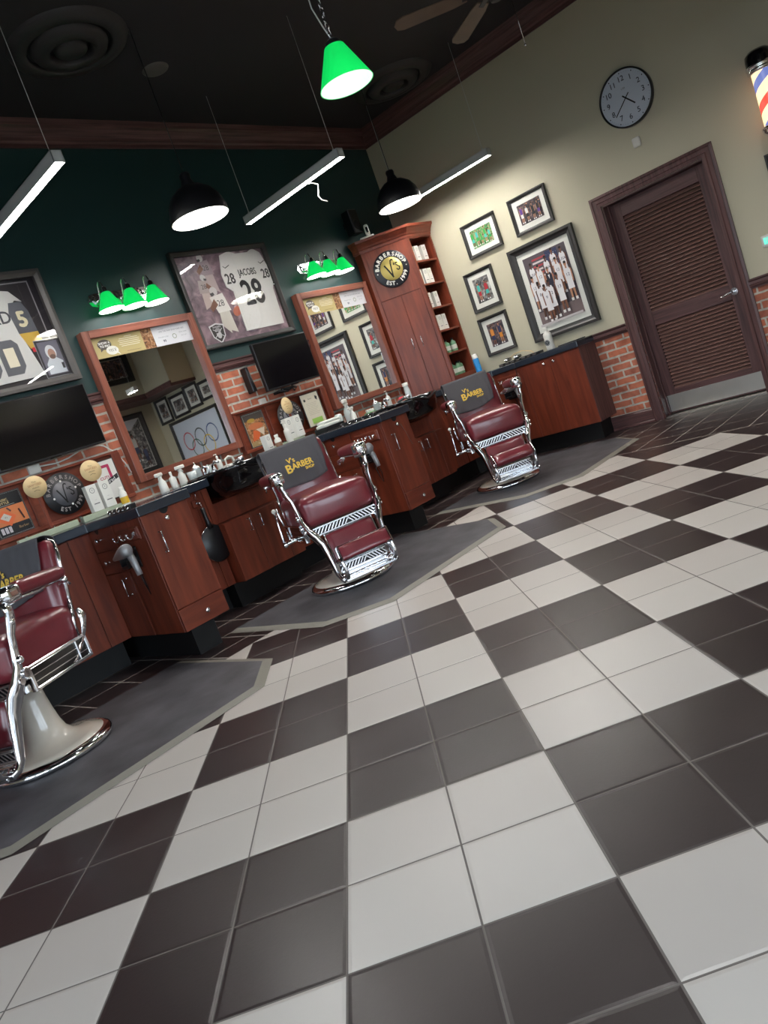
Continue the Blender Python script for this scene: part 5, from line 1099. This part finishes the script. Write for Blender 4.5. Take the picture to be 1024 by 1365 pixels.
mb = MB(); mb.tube([(4.02, 2.89, .9), (4.03, 2.87, .82), (4.06, 2.88, .74), (4.08, 2.885, .7)], .002, 'frame_grey', 6); o = mb.build('hanging_string'); tag(o, 'thin grey string hanging from the knob of the middle station cabinet', 'string')
# ================================================================== FLOOR MATS
def floor_mat(x0, x1, y0, y1, c, label):
    t = thing('anti_fatigue_mat', label, 'floor mat', ((x0+x1)/2, (y0+y1)/2, 0), 0, 'grey rubber mats under the barber chairs'); w = (x1-x0)/2; h = (y1-y0)/2
    def oct_(k, ys=0): return [(-w+k, h-k*.2), (-w+k, -h+c+k*.4), (-w+c+k*.4, -h+k), (w-c-k*.4, -h+k), (w-k, -h+c+k*.4), (w-k, h-k*.2)]
    o = oct_(0); i = oct_(.055); n = len(o)
    mb = MB(); mb.add([(x, y, .002) for x, y in o]+[(x, y, .014) for x, y in i], [(k, (k+1) % n, n+(k+1) % n, n+k) for k in range(n)], 'mat_edge'); mb.build('bevelled_edge', t)
    mb = MB(); mb.prism([(x, y) for x, y in i], .0, .014, 'mat_rubber'); mb.build('top_surface', t)
    return t
floor_mat(-.38, 1.53, 1.84, 3.12, .31, 'worn grey rubber mat under the nearest barber chair')
floor_mat(1.925, 3.83, 1.82, 3.12, .32, 'grey rubber mat under the middle barber chair')
floor_mat(4.33, 6.2, 1.80, 3.12, .36, 'grey rubber mat under the far barber chair')
# ================================================================== BARBER CHAIRS
def F(x, p, z): return (x, -p, z)
def barber_chair(loc, face, label, foot='flat', wheel=False):
    """face: world heading of the sitter in degrees; local front is -y"""
    t = thing('barber_chair', label, 'barber chair', (loc[0], loc[1], .014), radians(face+90), 'maroon and chrome barber chairs')
    mb = MB(); mb.lathe([(.275, .03), (.27, .046), (.22, .058), (.165, .07), (.13, .088), (.106, .118), (.092, .165), (.082, .23), (.074, .30), (.07, .35), (.001, .352)], 'cream_enamel', 48); base = mb.build('pedestal', t)
    mb = MB(); mb.lathe([(.272, .0), (.300, .0), (.309, .01), (.309, .024), (.298, .037), (.276, .046), (.262, .044)], 'chrome', 56); mb.build('base_ring', t)
    mb = MB(); mb.cyl((0, 0, .34), .045, .1, 'chrome', 24); mb.cbox(-.2, .2, -.2, .16, .425, .45, 'black_satin', .006); mb.build('lift_column', t)
    # cushion
    mb = MB(); mb.rbox((0, -.02, .585), (.515, .545, .215), .055, 'maroon', 16, (.026, .016, 0)); st_ = mb.build('seat', t)
    mb = MB(); e = [(.242*cx_, -.02-.255*cy_, .655) for cx_, cy_ in ((-1, -.9), (-1, .8), (-.85, 1), (.85, 1), (1, .8), (1, -.9))]; mb.tube(e, .004, 'maroon', 6); mb.build('piping', st_)
    # side panels with chrome frames and dark inserts
    for s in (-1, 1):
        mb = MB(); x0, x1 = s*.262, s*.278
        mb.box(x0, x1, -.21, .2, .405, .51, 'black_gloss'); d = mb.build('side_panel', t)
        mb = MB()
        for za, zb in ((.395, .411), (.503, .52)): mb.cbox(s*.256, s*.286, -.22, .21, za, zb, 'chrome', .003)
        for ya, yb in ((-.225, -.205), (.195, .215), (.12, .13)): mb.cbox(s*.256, s*.286, ya, yb, .395, .52, 'chrome', .003)
        mb.box(s*.277, s*.281, -.2, .19, .435, .439, 'chrome'); mb.box(s*.277, s*.281, -.2, .12, .468, .471, 'chrome'); mb.build('chrome_trim', d)
    # side frames: arm post down to the foot plate
    for s in (-1, 1):
        mb = MB(); pts = [F(s*.312, .225, .84), F(s*.312, .215, .79), F(s*.302, .222, .74), F(s*.288, .235, .69), F(s*.28, .245, .62), F(s*.275, .262, .54), F(s*.262, .285, .475), F(s*.235, .305, .42), F(s*.215, .325, .36), F(s*.207, .35, .28), F(s*.205, .375, .2), F(s*.203, .39, .15), F(s*.2, .42, .12), F(s*.198, .46, .11)]
        rr = [.03, .026, .03, .024, .024, .027, .04, .046, .038, .032, .028, .026, .02, .016]
        mb.tube(pts, rr, 'chrome', 12, None, .6); mb.sph(F(s*.302, .222, .745), .024, 'chrome', 12); mb.sph(F(s*.288, .25, .57), .022, 'chrome', 12); mb.cyl(F(s*.262, .285, .475), .016, s*.03, 'chrome', 12, 'x'); mb.build('side_frame', t)
        mb = MB(); mb.cbox(s*.272, s*.30, -.262, -.232, .47, .53, 'chrome', .005); mb.cyl(F(s*.27, .25, .5), .02, s*.03, 'chrome', 14, 'x'); mb.build('hinge_block', t)
        mb = MB(); mb.tube([F(s*.28, -.2, .5), F(s*.285, -.235, .56), F(s*.288, -.25, .6), F(s*.285, -.23, .645)], [.012, .02, .03, .014], 'chrome', 10, None, .5); mb.tube([F(s*.275, -.2, .5), F(s*.27, -.1, .42), F(s*.255, .02, .40)], .012, 'chrome', 8); mb.build('scroll_bracket', t)
        # arm rest
        A = Matrix.Translation(F(s*.312, -.02, .865)) @ Matrix.Rotation(radians(-3), 4, 'X')
        mb = MB(); mb.rbox((0, 0, 0), (.078, .36, .068), .03, 'maroon', 10, (.006, 0, 0), A); arm = mb.build('armrest', t)
        mb = MB(); B = Matrix.Translation(F(s*.312, .185, .862)); mb.rbox((0, .005, 0), (.09, .105, .082), .026, 'chrome', 8, (0, .008, 0), B); mb.cyl((0, -.04, .002), .022, -.012, 'chrome', 18, 'y', B); mb.sph((0, -.053, .002), .013, 'chrome', 10, B); mb.cyl((0, 0, .036), .024, .006, 'chrome', 18, 'z', B); mb.cyl((0, .0, -.045), .02, .012, 'chrome_soft', 14, 'z', B); mb.build('chrome_cap', arm)
        mb = MB(); mb.tube([F(s*.312, .14, .83), F(s*.312, 0, .822), F(s*.312, -.16, .828)], .009, 'chrome', 8); mb.tube([F(s*.306, -.17, .84), F(s*.296, -.2, .81), F(s*.27, -.215, .8)], .013, 'chrome', 8); mb.sph(F(s*.31, -.2, .815), .02, 'chrome', 10); mb.tube([F(s*.31, -.2, .815), F(s*.31, -.23, .78)], .007, 'chrome', 8); mb.build('arm_bracket', arm)
    # back rest, leaning
    BA = Matrix.Translation(F(0, -.225, .60)) @ Matrix.Rotation(radians(-13), 4, 'X')
    mb = MB(); mb.rbox((0, 0, .215), (.47, .085, .45), .04, 'maroon', 14, (0, .025, 0), BA); bk = mb.build('backrest', t)
    mb = MB(); mb.tube([(-.238, .012, .0), (-.24, .012, .36), (-.225, .012, .42), (-.19, .012, .444), (.19, .012, .444), (.225, .012, .42), (.24, .012, .36), (.238, .012, .0)], .012, 'chrome', 10, BA); mb.rbox((0, .045, .21), (.44, .02, .42), .01, 'maroon', 6, (0, 0, .012), BA)
    for s in (-1, 1): mb.cyl((s*.215, -.02, .13), .008, .008, 'chrome', 8, 'x', BA)
    mb.build('back_trim', bk)
    for s in (-1, 1):
        mb = MB(); mb.tube([F(s*.245, -.2, .5), F(s*.25, -.215, .6), F(s*.248, -.24, .7)], .012, 'chrome', 8); mb.build('back_hinge', t)
    # pierced rail below the seat front
    def lattice(name, p, z0, z1, hw, nn, tilt=0):
        mb = MB(); y = -p
        for za, zb in ((z0-.006, z0+.006), (z1-.006, z1+.006)): mb.cbox(-hw, hw, y-.008, y+.008, za, zb, 'chrome_soft', .002)
        w = 2*hw/nn; hh = z1-z0
        for k in range(nn):
            for q in (0, .5):
                xc = -hw+w*(k+.25+q); ang = (atan2(w*.8, hh))*(1 if k < nn/2 else -1)
                A = Matrix.Translation((xc, y, (z0+z1)/2)) @ Matrix.Rotation(ang, 4, 'Y'); mb.box(-.0042, .0042, -.005, .005, -hh*.58, hh*.58, 'chrome_soft', A)
        mb.box(-hw, hw, y+.012, y+.016, z0, z1, 'black_satin')
        return mb.build(name, t)
    lattice('pierced_rail', .285, .425, .475, .235, 9)
    mb = MB()
    LA = Matrix.Translation(F(0, .325, .315)) @ Matrix.Rotation(radians(-16), 4, 'X')
    mb.rbox((0, -.004, 0), (.345, .03, .2), .012, 'maroon', 8, (0, .008, 0), LA); lp = mb.build('leg_pad', t)
    mb = MB()
    for a_ in ((-.182, .182, -.108, -.1), (-.182, .182, .1, .108), (-.182, -.172, -.1, .1), (.172, .182, -.1, .1)): mb.cbox(a_[0], a_[1], -.016, .014, a_[2], a_[3], 'chrome', .003, LA)
    mb.build('pad_frame', lp)
    lattice('lower_pierced_rail', .375, .155, .2, .17, 7)
    mb = MB()
    for pa in (.405, .475): mb.cbox(-.19, .19, -pa-.007, -pa+.007, .1, .116, 'chrome', .003)
    for k in range(9): x = -.18+.045*k; mb.cbox(x-.005, x+.005, -.475, -.40, .104, .112, 'chrome_soft', .002)
    mb.cbox(-.19, .19, -.405, -.38, .108, .15, 'chrome', .003); mb.build('foot_plate', t)
    # flip foot rest
    zf = .285; pf = .49
    FA = Matrix.Translation(F(0, pf, zf)) @ Matrix.Rotation(radians(-22 if foot == 'flat' else -48), 4, 'X')
    if foot == 'flat':
        mb = MB(); mb.rbox((0, -.012, 0), (.35, .036, .095), .012, 'maroon', 8, (0, .004, 0), FA); fr = mb.build('foot_rest', t)
        mb = MB(); mb.cbox(-.18, .18, -.018, .03, .049, .056, 'chrome', .003, FA); mb.cbox(-.18, .18, .008, .014, -.05, .05, 'chrome', .003, FA); mb.cbox(-.18, .18, -.02, .02, -.055, -.05, 'chrome', .002, FA)
        for s in (-1, 1): mb.cbox(s*.176, s*.184, -.03, .03, -.055, .056, 'chrome', .003, FA)
        mb.build('chrome_edge', fr)
    else:
        mb = MB(); mb.rbox((0, -.01, .0), (.35, .07, .12), .034, 'maroon', 10, (.004, .006, 0), FA); fr = mb.build('foot_rest', t)
        mb = MB()
        for s in (-1, 1): mb.rbox((s*.18, -.01, 0), (.014, .074, .125), .03, 'chrome', 6, (0, 0, 0), FA)
        mb.build('chrome_edge', fr)
    for s in (-1, 1):
        mb = MB(); mb.tube([F(s*.17, .40, .115), F(s*.175, .45, .112), F(s*.178, .5, .14), F(s*.18, .515, .19), F(s*.182, .5, .235), F(s*.184, .49, .27)], [.02, .018, .014, .012, .012, .014], 'chrome', 10); mb.sph(F(s*.17, .42, .12), .026, 'chrome', 12); mb.build('foot_rest_arm', t)
    # recline lever on the viewer's left
    mb = MB(); mb.tube([F(-.2, 0, .425), F(-.37, .01, .415)], .013, 'chrome', 10); mb.cyl(F(-.365, .01, .415), .022, -.02, 'chrome', 14, 'x'); mb.tube([F(-.375, .01, .40), F(-.372, 0, .47), F(-.365, -.01, .56), F(-.362, -.012, .64)], [.014, .008, .007, .007], 'chrome', 10); mb.sph(F(-.362, -.012, .655), .016, 'white_plastic', 12); mb.build('recline_lever', t)
    return t, BA
def towel(chair_loc, face, BA, label, seed, w=.445, L=.30, dx=-.03):
    rnd = random.Random(seed); t = thing('barber_towel', label, 'towel', (chair_loc[0], chair_loc[1], .014), radians(face+90), 'grey lettered towels over the chair backs')
    nu, nv = 34, 30; vs = []; top = .452; V = []
    ph = [rnd.uniform(0, 6) for _ in range(6)]
    def pt(u, v):   # u -1..1, v 0..1 front from top to hem
        x = u*w/2*(1-.10*v*v)
        wr = .009*sin(7*u+ph[0]+2.5*v)+.006*sin(15*u+ph[1]-4*v)+.004*sin(26*u*(1-.4*v)+ph[2])
        wr *= (.25+.9*v)
        c = min(1, 1.6*max(0, 1-(u/.85)**2)*max(0, 1-((v-.6)/.5)**2)); wr *= (1-.8*c)
        sag = .018*(1-u*u)*v
        return (x+dx, wr, sag-.02*(u)*v)
    for j in range(nv+1):
        for i in range(nu+1):
            u = 2*i/nu-1; s_ = j/nv
            if s_ < .25:     # behind
                k = s_/.25; x, wr, sg_ = pt(u, .5*(1-k)); V.append((x, .07+abs(wr)*.6, top-.16*(1-k)))
            elif s_ < .4:
                k = (s_-.25)/.15; a_ = k*pi; x, wr, sg_ = pt(u, 0); V.append((x, .012+.058*cos(a_), top+.014*sin(a_)))
            else:
                k = (s_-.4)/.6; x, wr, sg_ = pt(u, k); bul = .025*max(0, 1-(x/.235)**2)*max(0, 1-((top-k*L-.215)/.225)**2)
                V.append((x, -.052-bul-abs(wr)*1.0-.002, top-k*L-sg_-.012*k*sin(2.2*u+ph[4])))
    Fs = [(j*(nu+1)+i, j*(nu+1)+i+1, (j+1)*(nu+1)+i+1, (j+1)*(nu+1)+i) for j in range(nv) for i in range(nu)]
    mb = MB(); mb.add(V, Fs, 'towel_grey', True, BA); o = mb.build('cloth', t); sm = o.modifiers.new('s', 'SOLIDIFY'); sm.thickness = .003; sm.offset = 0
    a = Art(0); z0 = top-L*.6
    a.text("V's", -.052, z0+.05, .052, 'thread_yellow', bold=.0016); a.text('B', -.088, z0-.008, .088, 'thread_yellow', bold=.0026); a.text('ARBER', .02, z0+.0, .062, 'thread_yellow', sx=.88, bold=.0022); a.text('SHOP', .062, z0-.04, .028, 'thread_yellow', bold=.0012)
    v2 = []
    for (x, y, z) in a.mb.v:
        bul = .025*max(0, 1-(x/.235)**2)*max(0, 1-((z-.215)/.225)**2); v2.append(tuple(BA @ Vector((x-.012, -.068-bul+y, z))))
    a.mb.v = v2; a.mb.build('embroidery', t)
    return t
CH = [((.48, 2.72), 208, 'maroon and chrome barber chair nearest the camera at the left edge', 'flat'),
      ((2.735, 2.665), 246, 'maroon and chrome barber chair in the middle, with its foot rest folded forward', 'flat'),
      ((5.05, 2.77), 228, 'maroon and chrome barber chair farthest away, by the beige wall cabinet', 'roll')]
TL = ['grey towel lettered in yellow over the back of the nearest barber chair', 'grey towel lettered in yellow over the back of the middle barber chair', 'grey towel lettered in yellow over the back of the farthest barber chair']
for i, (l_, f_, lab, ft) in enumerate(CH):
    c_, BA = barber_chair(l_, f_, lab, ft); towel(l_, f_, BA, TL[i], 11+i)
# ================================================================== CAMERA, LIGHT, RENDER SETTINGS
Rm = [[0.63087434, -0.69834429, -0.33810178], [-0.33205031, 0.15083209, -0.9311242], [0.70124187, 0.69968917, -0.13672934]]
cam = bpy.data.cameras.new('camera'); co = bpy.data.objects.new('camera', cam); COL.objects.link(co)
x = Vector(Rm[0]).normalized(); z = -Vector(Rm[2]).normalized(); y = z.cross(x).normalized(); x = y.cross(z)
Mt = Matrix((x, y, z)).transposed().to_4x4(); Mt.translation = (-0.76543639, -1.34888375, 1.12397362); co.matrix_world = Mt
cam.sensor_fit = 'HORIZONTAL'; cam.sensor_width = 36; cam.lens = 1013.12/1024*36; cam.clip_start = .02; cam.clip_end = 200; SC.camera = co
wd = bpy.data.worlds.new('world'); SC.world = wd; wd.use_nodes = True; bg = wd.node_tree.nodes['Background']; bg.inputs[0].default_value = (.74, .87, 1, 1); bg.inputs[1].default_value = 2.8
SC.view_settings.view_transform = 'Standard'; SC.view_settings.look = 'None'; SC.view_settings.exposure = 1.68; SC.view_settings.gamma = 1; SC.view_settings.use_curve_mapping = False
cy = SC.cycles; cy.use_denoising = True; cy.max_bounces = 6; cy.diffuse_bounces = 3; cy.glossy_bounces = 4; cy.transparent_max_bounces = 6; cy.caustics_reflective = False; cy.caustics_refractive = False; cy.sample_clamp_indirect = 6
bpy.context.view_layer.update()
